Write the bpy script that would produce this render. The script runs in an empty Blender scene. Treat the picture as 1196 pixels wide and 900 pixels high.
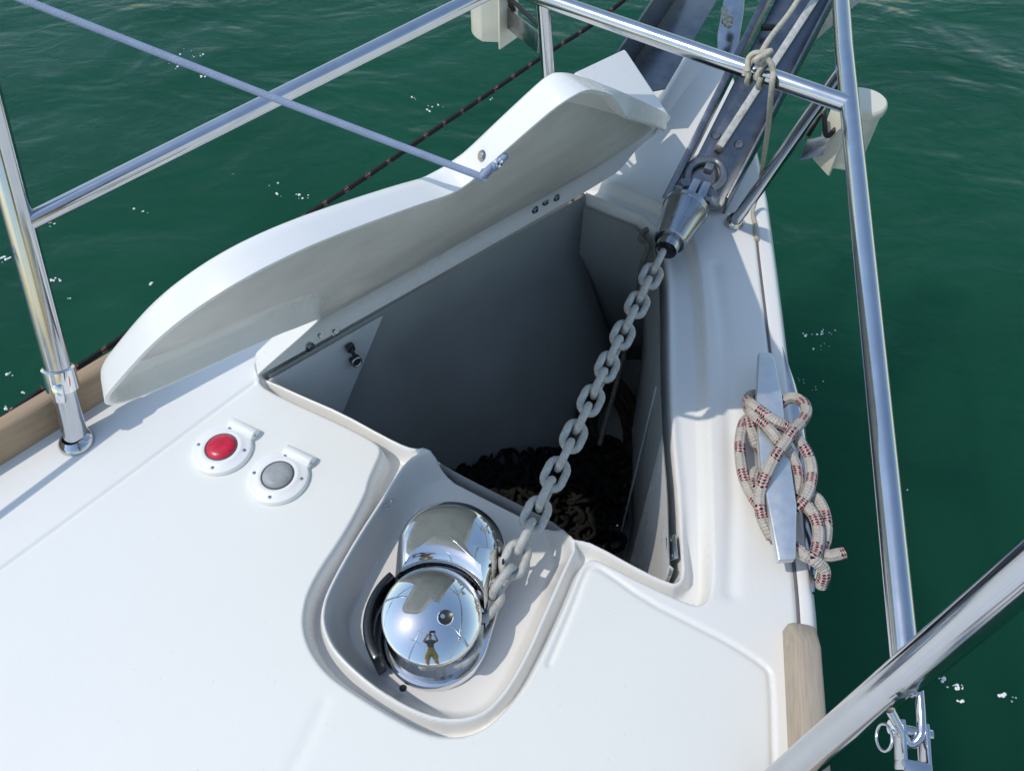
import bpy, bmesh, math, random
import numpy as np
from mathutils import Vector, Matrix, noise as mnoise
random.seed(4); rng = np.random.default_rng(4)

# ---------------------------------------------------------------- camera, sky, sun
scn = bpy.context.scene
COL = scn.collection
F, CAMH, TH = 900.0, 1.05, math.radians(38)
CT, ST = math.cos(TH), math.sin(TH)
cam_d = bpy.data.cameras.new('camera'); cam = bpy.data.objects.new('camera', cam_d); COL.objects.link(cam)
cam_d.sensor_width = 36; cam_d.lens = F / 1196 * 36; cam_d.clip_start = 0.02; cam_d.clip_end = 3000
cam.location = (0, 0, CAMH); cam.rotation_euler = (TH, 0, 0); scn.camera = cam

SX, SY = 0.66, 0.14                       # shadow shift per metre of height
sun_to = Vector((-SX, -SY, 1)).normalized()
world = bpy.data.worlds.new('World'); scn.world = world; world.use_nodes = True
wn = world.node_tree.nodes; wl = world.node_tree.links
sky = wn.new('ShaderNodeTexSky'); sky.sky_type = 'NISHITA'; sky.sun_disc = False
sky.sun_elevation = math.asin(sun_to.z); sky.sun_rotation = math.atan2(sun_to.x, sun_to.y)
sky.air_density = 1.5; sky.dust_density = 0.6; sky.ozone_density = 1.0
wl.new(sky.outputs[0], wn['Background'].inputs[0]); wn['Background'].inputs[1].default_value = 0.15
sd_ = bpy.data.lights.new('sun', 'SUN'); sd_.energy = 2.0; sd_.angle = math.radians(0.5); sd_.color = (1, .935, .84)
sun = bpy.data.objects.new('sun', sd_); COL.objects.link(sun)
sun.rotation_euler = sun_to.to_track_quat('Z', 'Y').to_euler(); sun.location = (-3, -1, 5)
scn.view_settings.view_transform = 'Standard'; scn.view_settings.look = 'None'
scn.view_settings.exposure = 0.18; scn.view_settings.gamma = 1.0
scn.cycles.max_bounces = 10; scn.cycles.caustics_reflective = False; scn.cycles.caustics_refractive = False

# ---------------------------------------------------------------- measuring helpers (survey points of the photograph on known heights)
def ray(px, py):
    u = (px - 598) / F; v = (450 - py) / F
    return Vector((u, v * CT + ST, v * ST - CT))
def P(px, py, z=0.0):
    d = ray(px, py); t = (z - CAMH) / d.z
    return Vector((d.x * t, d.y * t, z))
def atd(px, py, depth):
    return Vector((0, 0, CAMH)) + ray(px, py) * depth
def depth_of(q):
    return q.y * ST - (q.z - CAMH) * CT
def onplane(px, py, p0, n):
    d = ray(px, py); o = Vector((0, 0, CAMH)); return o + d * ((p0 - o).dot(n) / d.dot(n))

# ---------------------------------------------------------------- materials
def mat(name, base, rough=.5, metal=0.0, spec=.5, var=0.0, vscale=20.0, bump=0.0, bscale=200.0, coat=0.0, rvar=0.0):
    m = bpy.data.materials.new(name); m.use_nodes = True
    nt = m.node_tree; b = nt.nodes['Principled BSDF']
    b.inputs['Base Color'].default_value = (*base, 1); b.inputs['Roughness'].default_value = rough
    b.inputs['Metallic'].default_value = metal; b.inputs['Specular IOR Level'].default_value = spec
    b.inputs['Coat Weight'].default_value = coat
    tc = nt.nodes.new('ShaderNodeTexCoord')
    if var or rvar:
        n = nt.nodes.new('ShaderNodeTexNoise'); n.inputs['Scale'].default_value = vscale; n.inputs['Detail'].default_value = 6
        n.inputs['Roughness'].default_value = .65
        nt.links.new(tc.outputs['Object'], n.inputs['Vector'])
        if var:
            r = nt.nodes.new('ShaderNodeValToRGB')
            r.color_ramp.elements[0].position = .3; r.color_ramp.elements[1].position = .7
            r.color_ramp.elements[0].color = (*[c * (1 - var) for c in base], 1)
            r.color_ramp.elements[1].color = (*[min(1, c * (1 + var)) for c in base], 1)
            nt.links.new(n.outputs[0], r.inputs[0]); nt.links.new(r.outputs[0], b.inputs['Base Color'])
        if rvar:
            mr = nt.nodes.new('ShaderNodeMapRange'); mr.inputs['From Min'].default_value = .3; mr.inputs['From Max'].default_value = .7
            mr.inputs['To Min'].default_value = max(.01, rough - rvar); mr.inputs['To Max'].default_value = rough + rvar
            nt.links.new(n.outputs[0], mr.inputs[0]); nt.links.new(mr.outputs[0], b.inputs['Roughness'])
    if bump:
        n2 = nt.nodes.new('ShaderNodeTexNoise'); n2.inputs['Scale'].default_value = bscale; n2.inputs['Detail'].default_value = 4
        nt.links.new(tc.outputs['Object'], n2.inputs['Vector'])
        bp = nt.nodes.new('ShaderNodeBump'); bp.inputs['Strength'].default_value = bump; bp.inputs['Distance'].default_value = .002
        nt.links.new(n2.outputs[0], bp.inputs['Height']); nt.links.new(bp.outputs[0], b.inputs['Normal'])
    return m
M = {}
M['chrome'] = mat('polished_chrome', (.78, .785, .79), .05, 1, rvar=.02, vscale=25)
M['steel'] = mat('polished_stainless', (.56, .575, .60), .13, 1, rvar=.06, vscale=18, var=.06)
M['plate'] = mat('stainless_plate', (.40, .42, .45), .24, 1, rvar=.10, vscale=22, var=.14)
M['galv'] = mat('galvanised_chain', (.49, .495, .47), .66, .12, var=.25, vscale=60, bump=.8, bscale=300)
M['cast'] = mat('dull_galvanised_shackle', (.24, .255, .275), .42, .8, var=.2, vscale=60, bump=.3, bscale=300)
def tint(m, col, scale, lo, hi):
    nt = m.node_tree; b = nt.nodes['Principled BSDF']; src = b.inputs['Base Color'].links[0].from_socket
    tc = nt.nodes.new('ShaderNodeTexCoord'); n = nt.nodes.new('ShaderNodeTexNoise'); n.inputs['Scale'].default_value = scale; n.inputs['Detail'].default_value = 5
    nt.links.new(tc.outputs['Object'], n.inputs['Vector'])
    r = nt.nodes.new('ShaderNodeMapRange'); r.inputs['From Min'].default_value = lo; r.inputs['From Max'].default_value = hi
    nt.links.new(n.outputs[0], r.inputs[0])
    mx = nt.nodes.new('ShaderNodeMix'); mx.data_type = 'RGBA'; nt.links.new(r.outputs[0], mx.inputs[0]); nt.links.new(src, mx.inputs[6])
    mx.inputs[7].default_value = (*col, 1); nt.links.new(mx.outputs[2], b.inputs['Base Color'])
tint(M['galv'], (.27, .21, .15), 38, .56, .80)
M['alu'] = mat('anodised_aluminium', (.70, .73, .76), .45, .85, rvar=.06, vscale=60, var=.05)
M['gel'] = mat('white_gelcoat', (.79, .79, .775), .28, 0, .5, var=.02, vscale=5, rvar=.06)
M['hullgel'] = mat('hull_gelcoat', (.74, .76, .78), .2, 0, .5, var=.02, vscale=4)
M['lidin'] = mat('lid_inside_gelcoat', (.60, .60, .585), .5, 0, .4, var=.13, vscale=7, bump=.25, bscale=45)
M['liner'] = mat('grey_locker_paint', (.31, .325, .32), .65, 0, .4, var=.06, vscale=6, bump=.5, bscale=25)
tint(M['liner'], (.24, .24, .225), 3.5, .50, .82)
M['channel'] = mat('tarnished_roller_plate', (.22, .23, .245), .30, 1, rvar=.10, vscale=22, var=.18)
M['greyrope'] = mat('frayed_grey_rope', (.17, .165, .15), .9, 0, .2, var=.3, vscale=90, bump=.8, bscale=300)
M['blacksteel'] = mat('blackened_steel', (.07, .072, .078), .22, 1, rvar=.06)
M['linerw'] = mat('pale_locker_liner', (.52, .54, .55), .6, 0, .4, var=.08, vscale=8)
M['black'] = mat('black_rubber', (.012, .012, .013), .5, 0, .4)
M['darkplastic'] = mat('dark_plastic', (.03, .03, .033), .3, 0, .5)
M['whitepl'] = mat('white_plastic', (.82, .82, .80), .35, 0, .5)
M['cream'] = mat('cream_lamp_plastic', (.66, .64, .53), .38, 0, .5, var=.04, vscale=12)
M['redlens'] = mat('red_rubber_button', (.56, .014, .045), .30, 0, .5, var=.35, vscale=60)
M['greylens'] = mat('grey_rubber_button', (.32, .34, .35), .45, 0, .4, var=.18, vscale=45)
M['ring'] = mat('button_seal', (.10, .08, .09), .5)
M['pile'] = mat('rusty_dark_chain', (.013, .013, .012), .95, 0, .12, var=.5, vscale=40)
M['oldrope'] = mat('muddy_rope', (.040, .032, .022), .9, 0, .2, var=.35, vscale=80, bump=.8, bscale=300)
M['beigerope'] = mat('beige_cord', (.50, .47, .38), .85, 0, .2, var=.15, vscale=120, bump=.8, bscale=500)
M['seal'] = mat('grey_sealant', (.14, .13, .14), .7)

def wood(name, base):
    m = mat(name, base, .62, 0, .35)
    nt = m.node_tree; b = nt.nodes['Principled BSDF']
    tc = nt.nodes.new('ShaderNodeTexCoord'); mp = nt.nodes.new('ShaderNodeMapping')
    mp.inputs['Scale'].default_value = (3, 90, 60)
    n = nt.nodes.new('ShaderNodeTexNoise'); n.inputs['Scale'].default_value = 1.6; n.inputs['Detail'].default_value = 5
    r = nt.nodes.new('ShaderNodeValToRGB')
    r.color_ramp.elements[0].color = (*[c * .84 for c in base], 1); r.color_ramp.elements[1].color = (*[c * 1.12 for c in base], 1)
    r.color_ramp.elements[0].position = .3; r.color_ramp.elements[1].position = .72
    nt.links.new(tc.outputs['UV'], mp.inputs[0]); nt.links.new(mp.outputs[0], n.inputs['Vector'])
    nt.links.new(n.outputs[0], r.inputs[0]); nt.links.new(r.outputs[0], b.inputs['Base Color'])
    return m
M['teak'] = wood('weathered_teak', (.38, .275, .18))
M['teakpale'] = wood('bleached_teak', (.41, .345, .275))

def rope_mat(name, base, flecks, period, duty, nu, nv, weave=0.5):
    """braided rope: UV.x runs once round, UV.y is metres along; flecks come in short bands"""
    m = mat(name, base, .85, 0, .2); nt = m.node_tree; b = nt.nodes['Principled BSDF']; N = nt.nodes.new; L = nt.links.new
    tc = N('ShaderNodeTexCoord'); sp = N('ShaderNodeSeparateXYZ'); L(tc.outputs['UV'], sp.inputs[0])
    def math_(op, a, bb=None):
        x = N('ShaderNodeMath'); x.operation = op
        for i, q in enumerate((a, bb)):
            if q is None: continue
            if isinstance(q, (int, float)): x.inputs[i].default_value = q
            else: L(q, x.inputs[i])
        return x.outputs[0]
    U, V = sp.outputs[0], sp.outputs[1]
    wn_ = N('ShaderNodeTexNoise'); wn_.inputs['Scale'].default_value = 55; wn_.inputs['Detail'].default_value = 3; L(tc.outputs['Object'], wn_.inputs['Vector'])
    V = math_('ADD', V, math_('MULTIPLY', math_('SUBTRACT', wn_.outputs[0], .5), period * .28))
    # two families of helical strands
    h1 = math_('ADD', math_('MULTIPLY', U, nu), math_('MULTIPLY', V, nv))
    h2 = math_('SUBTRACT', math_('MULTIPLY', U, nu), math_('MULTIPLY', V, nv))
    w1 = math_('SINE', math_('MULTIPLY', h1, 6.2832)); w2 = math_('SINE', math_('MULTIPLY', h2, 6.2832))
    hgt = math_('MULTIPLY', w1, w2)
    bp = N('ShaderNodeBump'); bp.inputs['Strength'].default_value = weave; bp.inputs['Distance'].default_value = .002
    L(hgt, bp.inputs['Height']); L(bp.outputs[0], b.inputs['Normal'])
    ph = math_('FRACT', math_('ADD', math_('MULTIPLY', V, 1 / period), math_('MULTIPLY', math_('SINE', math_('MULTIPLY', U, 6.2832)), .06)))
    band = math_('LESS_THAN', ph, duty)
    chk = math_('GREATER_THAN', hgt, 0.05)
    sel = math_('MULTIPLY', band, chk)
    alt = math_('GREATER_THAN', w1, 0)
    mx0 = N('ShaderNodeMix'); mx0.data_type = 'RGBA'; L(alt, mx0.inputs[0])
    mx0.inputs[6].default_value = (*flecks[0], 1); mx0.inputs[7].default_value = (*flecks[1], 1)
    nz = N('ShaderNodeTexNoise'); nz.inputs['Scale'].default_value = 70; L(tc.outputs['Object'], nz.inputs['Vector'])
    dirt = N('ShaderNodeMix'); dirt.data_type = 'RGBA'; L(nz.outputs[0], dirt.inputs[0])
    dirt.inputs[6].default_value = (*[c * .7 for c in base], 1); dirt.inputs[7].default_value = (*[c * 1.25 for c in base], 1)
    mx = N('ShaderNodeMix'); mx.data_type = 'RGBA'; L(sel, mx.inputs[0]); L(dirt.outputs[2], mx.inputs[6]); L(mx0.outputs[2], mx.inputs[7])
    L(mx.outputs[2], b.inputs['Base Color'])
    return m
M['mooring'] = rope_mat('white_red_fleck_rope', (.50, .46, .41), ((.40, .015, .05), (.02, .015, .03)), .046, .42, 4, 120, .6)
M['bluerope'] = rope_mat('pale_blue_rope', (.27, .33, .46), ((.24, .30, .43), (.28, .34, .47)), .01, .9, 5, 170, .15)
M['darkrope'] = rope_mat('black_red_fleck_rope', (.022, .020, .022), ((.30, .10, .08), (.28, .20, .17)), .060, .18, 3, 110, .6)

# deck material: cool non-slip on the flats, creamy smooth gelcoat on the mouldings (attribute 'smooth')
def deck_material():
    m = bpy.data.materials.new('deck_gelcoat'); m.use_nodes = True; nt = m.node_tree; b = nt.nodes['Principled BSDF']
    N = nt.nodes.new; L = nt.links.new
    at = N('ShaderNodeAttribute'); at.attribute_name = 'smooth'
    tc = N('ShaderNodeTexCoord')
    n = N('ShaderNodeTexNoise'); n.inputs['Scale'].default_value = 3; n.inputs['Detail'].default_value = 7; n.inputs['Roughness'].default_value = .7
    L(tc.outputs['Object'], n.inputs['Vector'])
    def ramp(c, v):
        r = N('ShaderNodeValToRGB'); r.color_ramp.elements[0].position = .3; r.color_ramp.elements[1].position = .7
        r.color_ramp.elements[0].color = (*[x * (1 - v) for x in c], 1); r.color_ramp.elements[1].color = (*[min(1, x * (1 + v)) for x in c], 1)
        L(n.outputs[0], r.inputs[0]); return r.outputs[0]
    mx = N('ShaderNodeMix'); mx.data_type = 'RGBA'
    L(at.outputs['Fac'], mx.inputs[0]); L(ramp((.775, .775, .738), .018), mx.inputs[6]); L(ramp((.79, .78, .75), .025), mx.inputs[7])
    # sparse fine grime specks
    v = N('ShaderNodeTexNoise'); v.inputs['Scale'].default_value = 170; v.inputs['Detail'].default_value = 2; L(tc.outputs['Object'], v.inputs['Vector'])
    r2 = N('ShaderNodeValToRGB'); r2.color_ramp.elements[0].position = .70; r2.color_ramp.elements[1].position = .78
    r2.color_ramp.elements[0].color = (0, 0, 0, 1); r2.color_ramp.elements[1].color = (.25, .25, .25, 1); L(v.outputs[0], r2.inputs[0])
    mx2 = N('ShaderNodeMix'); mx2.data_type = 'RGBA'; L(r2.outputs[0], mx2.inputs[0]); L(mx.outputs[2], mx2.inputs[6]); mx2.inputs[7].default_value = (.45, .43, .38, 1)
    L(mx2.outputs[2], b.inputs['Base Color'])
    mr = N('ShaderNodeMapRange'); mr.inputs['To Min'].default_value = .55; mr.inputs['To Max'].default_value = .27; L(at.outputs['Fac'], mr.inputs[0])
    L(mr.outputs[0], b.inputs['Roughness'])
    g = N('ShaderNodeTexNoise'); g.inputs['Scale'].default_value = 450; g.inputs['Detail'].default_value = 1; L(tc.outputs['Object'], g.inputs['Vector'])
    bp = N('ShaderNodeBump'); bp.inputs['Distance'].default_value = .0006
    ms = N('ShaderNodeMapRange'); ms.inputs['To Min'].default_value = .12; ms.inputs['To Max'].default_value = .03; L(at.outputs['Fac'], ms.inputs[0])
    L(ms.outputs[0], bp.inputs['Strength']); L(g.outputs[0], bp.inputs['Height']); L(bp.outputs[0], b.inputs['Normal'])
    return m
M['deck'] = deck_material()

def water_material():
    m = bpy.data.materials.new('green_sea_water'); m.use_nodes = True; nt = m.node_tree; b = nt.nodes['Principled BSDF']
    N = nt.nodes.new; L = nt.links.new
    tc = N('ShaderNodeTexCoord')
    n = N('ShaderNodeTexNoise'); n.inputs['Scale'].default_value = .9; n.inputs['Detail'].default_value = 5; L(tc.outputs['Object'], n.inputs['Vector'])
    r = N('ShaderNodeValToRGB'); r.color_ramp.elements[0].position = .3; r.color_ramp.elements[1].position = .75
    r.color_ramp.elements[0].color = (.005, .054, .027, 1); r.color_ramp.elements[1].color = (.009, .076, .040, 1)
    L(n.outputs[0], r.inputs[0]); L(r.outputs[0], b.inputs['Base Color'])
    b.inputs['Roughness'].default_value = .03; b.inputs['IOR'].default_value = 1.333
    b.inputs['Subsurface Weight'].default_value = 1.0; b.inputs['Subsurface Radius'].default_value = (.6, 1.0, .9); b.inputs['Subsurface Scale'].default_value = 5.0
    b.inputs['Specular IOR Level'].default_value = .20
    def wave(scale, detail, dist, strength, prev=None, stretch=(1, 1, 1), rot=0):
        mp = N('ShaderNodeMapping'); mp.inputs['Scale'].default_value = stretch; mp.inputs['Rotation'].default_value = (0, 0, rot)
        L(tc.outputs['Object'], mp.inputs[0])
        t = N('ShaderNodeTexNoise'); t.inputs['Scale'].default_value = scale; t.inputs['Detail'].default_value = detail; t.inputs['Distortion'].default_value = .6
        L(mp.outputs[0], t.inputs['Vector'])
        bp = N('ShaderNodeBump'); bp.inputs['Strength'].default_value = strength; bp.inputs['Distance'].default_value = dist
        L(t.outputs[0], bp.inputs['Height'])
        if prev: L(prev, bp.inputs['Normal'])
        return bp.outputs[0]
    a = wave(1.0, 3, .12, .5, None, (1, 1.7, 1), .5)
    a = wave(5.0, 3, .016, .5, a, (1, 1.6, 1), .9)
    a = wave(30.0, 2, .0018, .5, a)
    L(a, b.inputs['Normal'])
    return m
M['water'] = water_material()

# ---------------------------------------------------------------- mesh helpers
def tag(o, label=None, cat=None, group=None, kind=None):
    if label: o['label'] = label
    if cat: o['category'] = cat
    if group: o['group'] = group
    if kind: o['kind'] = kind
    return o
def thing(name, label, cat, loc=(0, 0, 0), group=None):
    o = bpy.data.objects.new(name, None); COL.objects.link(o); o.location = loc; o.empty_display_size = .05
    return tag(o, label, cat, group)
def link(name, me, parent=None, m=None, smooth=True, world_space=True):
    if m is not None: me.materials.append(m)
    if smooth:
        me.polygons.foreach_set('use_smooth', np.ones(len(me.polygons), bool))
    o = bpy.data.objects.new(name, me); COL.objects.link(o)
    if parent:
        o.parent = parent
        if world_space: o.location = -parent_world(parent)
    return o
def parent_world(p):
    v = Vector((0, 0, 0))
    while p is not None:
        v = v + Vector(p.location); p = p.parent
    return v
def mesh(name, verts, faces, parent=None, m=None, smooth=False, uv=None, bevel=0, segs=2, angle=35, auto=None):
    me = bpy.data.meshes.new(name); me.from_pydata([tuple(v) for v in verts], [], faces)
    if uv is not None:
        ul = me.uv_layers.new(name='UVMap')
        for p in me.polygons:
            for li, vi in zip(p.loop_indices, p.vertices): ul.data[li].uv = uv[p.index][li - p.loop_start]
    bm = bmesh.new(); bm.from_mesh(me)
    bmesh.ops.recalc_face_normals(bm, faces=bm.faces)
    if bevel:
        es = [e for e in bm.edges if len(e.link_faces) == 2 and e.calc_face_angle(0) > math.radians(angle)]
        bmesh.ops.bevel(bm, geom=es, offset=bevel, segments=segs, profile=.5, affect='EDGES', clamp_overlap=True)
    bm.to_mesh(me); bm.free()
    o = link(name, me, parent, m, smooth or bevel > 0)
    if bevel > 0 or auto:
        me.set_sharp_from_angle(angle=math.radians(auto or 40))
    return o
def merge(parts):
    V, Fc = [], []
    for v, f in parts:
        k = len(V); V += list(v); Fc += [tuple(i + k for i in q) for q in f]
    return V, Fc
def catmull(pts, n=8, closed=False):
    pts = [Vector(p) for p in pts]; out = []
    N = len(pts); rngk = range(N if closed else N - 1)
    for i in rngk:
        p1, p2 = pts[i], pts[(i + 1) % N]
        p0 = pts[i - 1] if (i > 0 or closed) else p1 * 2 - p2
        p3 = pts[(i + 2) % N] if (i + 2 < N or closed) else p2 * 2 - p1
        for k in range(n):
            t = k / n
            out.append(.5 * ((2 * p1) + (p2 - p0) * t + (2 * p0 - 5 * p1 + 4 * p2 - p3) * t * t + (3 * p1 - p0 - 3 * p2 + p3) * t ** 3))
    if not closed: out.append(pts[-1].copy())
    return out
def tube_data(path, r, seg=14, caps=True, closed=False):
    path = [Vector(p) for p in path]; N = len(path)
    rad = r if callable(r) else (lambda t: r)
    tang = []
    for i in range(N):
        a = path[(i - 1) % N] if (i > 0 or closed) else path[i]; b = path[(i + 1) % N] if (i < N - 1 or closed) else path[i]
        tang.append((b - a).normalized())
    up = Vector((0, 0, 1)) if abs(tang[0].z) < .9 else Vector((1, 0, 0))
    nrm = (up - tang[0] * up.dot(tang[0])).normalized()
    V, Fc, UV = [], [], []; acc = 0; accs = []
    for i in range(N):
        if i:
            nrm = (nrm - tang[i] * nrm.dot(tang[i])).normalized(); acc += (path[i] - path[i - 1]).length
        accs.append(acc); bn = tang[i].cross(nrm); rr = rad(i / max(1, N - 1))
        for k in range(seg):
            a = 2 * math.pi * k / seg; V.append(path[i] + (nrm * math.cos(a) + bn * math.sin(a)) * rr)
    for i in range(N if closed else N - 1):
        j = (i + 1) % N
        for k in range(seg):
            k2 = (k + 1) % seg
            Fc.append((i * seg + k, i * seg + k2, j * seg + k2, j * seg + k))
            v2 = accs[j] if j else acc + (path[0] - path[-1]).length
            UV.append(((k / seg, accs[i]), ((k + 1) / seg, accs[i]), ((k + 1) / seg, v2), (k / seg, v2)))
    if caps and not closed:
        Fc.append(tuple(range(seg))[::-1]); UV.append(tuple((0, 0) for _ in range(seg)))
        Fc.append(tuple((N - 1) * seg + k for k in range(seg))); UV.append(tuple((0, acc) for _ in range(seg)))
    return V, Fc, UV
def tube(name, path, r, m, parent=None, seg=14, closed=False):
    V, Fc, UV = tube_data(path, r, seg, True, closed)
    o = mesh(name, V, Fc, parent, m, True, UV)
    o.data.set_sharp_from_angle(angle=math.radians(60)); return o
def tube_multi(name, paths, r, m, parent=None, seg=12):
    V, Fc, UV = [], [], []
    for p in paths:
        v, f, u = tube_data(p, r, seg); k = len(V); V += v; Fc += [tuple(i + k for i in q) for q in f]; UV += u
    o = mesh(name, V, Fc, parent, m, True, UV); o.data.set_sharp_from_angle(angle=math.radians(60)); return o
def lathe_data(prof, seg=48):
    """profile of (r, z) from axis; r=0 ends make poles"""
    V, Fc = [], []; rings = []
    for r, z in prof:
        if r < 1e-6: rings.append([len(V)]); V.append(Vector((0, 0, z)))
        else:
            rings.append(list(range(len(V), len(V) + seg)))
            V += [Vector((r * math.cos(2 * math.pi * k / seg), r * math.sin(2 * math.pi * k / seg), z)) for k in range(seg)]
    for a, b in zip(rings, rings[1:]):
        for k in range(seg):
            k2 = (k + 1) % seg
            if len(a) == 1 and len(b) == 1: continue
            if len(a) == 1: Fc.append((a[0], b[k2], b[k]))
            elif len(b) == 1: Fc.append((a[k], a[k2], b[0]))
            else: Fc.append((a[k], a[k2], b[k2], b[k]))
    return V, Fc
def frame_z(axis, xhint=Vector((1, 0, 0))):
    z = Vector(axis).normalized(); x = (xhint - z * xhint.dot(z)).normalized(); y = z.cross(x)
    return Matrix((x, y, z)).transposed()
def lathe(name, prof, loc, m, parent=None, axis=(0, 0, 1), seg=48, auto=35):
    V, Fc = lathe_data(prof, seg); R = frame_z(axis); loc = Vector(loc)
    return mesh(name, [loc + R @ v for v in V], Fc, parent, m, True, auto=auto)
def box_data(c, sx, sy, sz, R=None):
    c = Vector(c); V = []
    for x in (-1, 1):
        for y in (-1, 1):
            for z in (-1, 1):
                v = Vector((x * sx / 2, y * sy / 2, z * sz / 2)); V.append(c + (R @ v if R else v))
    return V, [(0, 1, 3, 2), (4, 6, 7, 5), (0, 4, 5, 1), (2, 3, 7, 6), (0, 2, 6, 4), (1, 5, 7, 3)]
def box(name, c, sx, sy, sz, m, parent=None, R=None, bevel=.002):
    V, Fc = box_data(c, sx, sy, sz, R); return mesh(name, V, Fc, parent, m, bevel=bevel)
def prism_data(poly, vec):
    n = len(poly); V = [Vector(p) for p in poly] + [Vector(p) + Vector(vec) for p in poly]
    Fc = [tuple(range(n))[::-1], tuple(range(n, 2 * n))] + [(i, (i + 1) % n, n + (i + 1) % n, n + i) for i in range(n)]
    return V, Fc
def prism(name, poly, vec, m, parent=None, bevel=.002, segs=2):
    V, Fc = prism_data(poly, vec); return mesh(name, V, Fc, parent, m, bevel=bevel, segs=segs)
def rotz(a): return Matrix.Rotation(a, 3, 'Z')

# ---------------------------------------------------------------- water
W0 = -1.05
def build_water():
    V = [(-900, -900, W0), (900, -900, W0), (900, 900, W0), (-900, 900, W0)]
    o = mesh('sea_water', V, [(0, 1, 2, 3)], None, M['water']); tag(o, 'dark green sea water around the bow, with small sun glints', kind='structure')
build_water()
def glint_specks():
    """sun glints modelled as tiny white domes on the water, a few loose clusters"""
    m = mat('white_glint', (.85, .86, .86), .35)  # plain white colour stands in for sun sparkle on the ripples
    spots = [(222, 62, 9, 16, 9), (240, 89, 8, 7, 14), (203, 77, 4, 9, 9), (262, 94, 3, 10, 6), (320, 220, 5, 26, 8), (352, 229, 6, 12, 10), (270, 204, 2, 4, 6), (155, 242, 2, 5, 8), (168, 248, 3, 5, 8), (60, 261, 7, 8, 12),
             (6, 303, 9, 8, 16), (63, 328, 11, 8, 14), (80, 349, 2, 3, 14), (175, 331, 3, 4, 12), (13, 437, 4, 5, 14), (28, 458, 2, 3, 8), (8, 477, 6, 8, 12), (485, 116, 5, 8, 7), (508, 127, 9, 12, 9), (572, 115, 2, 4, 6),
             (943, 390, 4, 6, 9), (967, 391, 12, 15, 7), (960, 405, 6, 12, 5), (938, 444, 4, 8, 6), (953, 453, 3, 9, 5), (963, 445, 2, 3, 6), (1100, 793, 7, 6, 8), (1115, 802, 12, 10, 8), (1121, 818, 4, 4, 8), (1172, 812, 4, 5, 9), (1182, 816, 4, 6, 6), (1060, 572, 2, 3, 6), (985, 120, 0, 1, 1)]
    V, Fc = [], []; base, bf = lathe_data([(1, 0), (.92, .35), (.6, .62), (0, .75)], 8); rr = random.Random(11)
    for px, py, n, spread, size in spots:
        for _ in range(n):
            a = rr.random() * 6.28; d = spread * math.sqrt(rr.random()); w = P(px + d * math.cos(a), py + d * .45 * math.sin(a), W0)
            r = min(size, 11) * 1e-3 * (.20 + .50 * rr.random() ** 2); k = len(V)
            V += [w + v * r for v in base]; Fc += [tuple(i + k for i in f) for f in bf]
    o = mesh('glint_specks', V, Fc, None, m, True); tag(o, 'sun glints on the green water, modelled as tiny white domes in loose clusters', 'foam', kind='stuff')

glint_specks()

# ---------------------------------------------------------------- deck moulding: one height field from surveyed outlines
def chaikin(p, n=2, closed=True):
    p = np.asarray(p, float)
    for _ in range(n):
        q = np.roll(p, -1, 0) if closed else p[1:]
        a = p if closed else p[:-1]
        r = np.empty((2 * len(a), 2)); r[0::2] = a * .75 + q * .25; r[1::2] = a * .25 + q * .75
        if not closed: r = np.vstack([p[:1], r, p[-1:]])
        p = r
    return p
def xy(pxs, z=0.0):
    out = []
    for q in pxs:
        zz = q[2] if len(q) > 2 else z; w = P(q[0], q[1], zz); out.append((w.x, w.y))
    return np.array(out)
def seg_dist(X, Y, poly, closed=True):
    d2 = np.full(X.shape, 1e9, np.float32); ins = np.zeros(X.shape, bool)
    n = len(poly)
    for i in range(n if closed else n - 1):
        ax, ay = poly[i]; bx, by = poly[(i + 1) % n]
        ex, ey = bx - ax, by - ay; L2 = ex * ex + ey * ey + 1e-12
        t = np.clip(((X - ax) * ex + (Y - ay) * ey) / L2, 0, 1)
        d2 = np.minimum(d2, (X - ax - t * ex) ** 2 + (Y - ay - t * ey) ** 2)
        if closed:
            cond = ((ay > Y) != (by > Y))
            ins ^= cond & (X < (bx - ax) * (Y - ay) / (by - ay + 1e-12) + ax)
    d = np.sqrt(d2)
    return np.where(ins, -d, d) if closed else d
def ss(a, b, x):
    t = np.clip((x - a) / (b - a), 0, 1); return t * t * (3 - 2 * t)

FLOOR = -.076
S_px = [(295, 427), (304, 449), (317, 457), (339, 468), (402, 496), (440, 516), (446, 525), (441, 538), (431, 559), (428, 575), (403, 622), (365, 677),
        (353, 715), (357, 749), (378, 783), (412, 808), (467, 842), (500, 857), (526, 861), (551, 858), (580, 842), (612, 805), (640, 752), (668, 690),
        (679, 660), (690, 652), (702, 655), (754, 682), (807, 706), (823, 706), (832, 690), (833, 640), (832, 560), (829, 480), (826, 400), (820, 320),
        (808, 268), (785, 240), (690, 203), (655, 205)]
R_px = [(484, 520), (447, 580), (416, 627), (386, 681), (377, 707), (379, 732), (395, 761), (445, 804), (500, 832), (542, 836), (576, 821), (610, 770),
        (638, 706), (664, 648), (672, 632), (640, 560), (560, 520)]
H_px = [(303, 434, -.012), (309, 442, -.012), (318, 445, -.012), (353, 461, -.012), (400, 481, -.012), (451, 509, -.012), (476, 521, -.012), (490, 530, -.03), (500, 545, FLOOR), (520, 558, FLOOR),
        (560, 579, FLOOR), (610, 604, FLOOR), (650, 626, FLOOR), (668, 635, -.03), (678, 630, -.012), (694, 634, -.012), (754, 667, -.012), (779, 678, -.012),
        (790, 681, -.012), (797, 672, -.012), (795, 640, -.012), (793, 580, -.012), (787, 520, -.012), (785, 488, -.012), (783, 440, -.012), (782, 380, -.012),
        (780, 315, -.012), (768, 258, -.012), (690, 228, -.012), (672, 219, -.012), (662, 216, -.012)]
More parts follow.
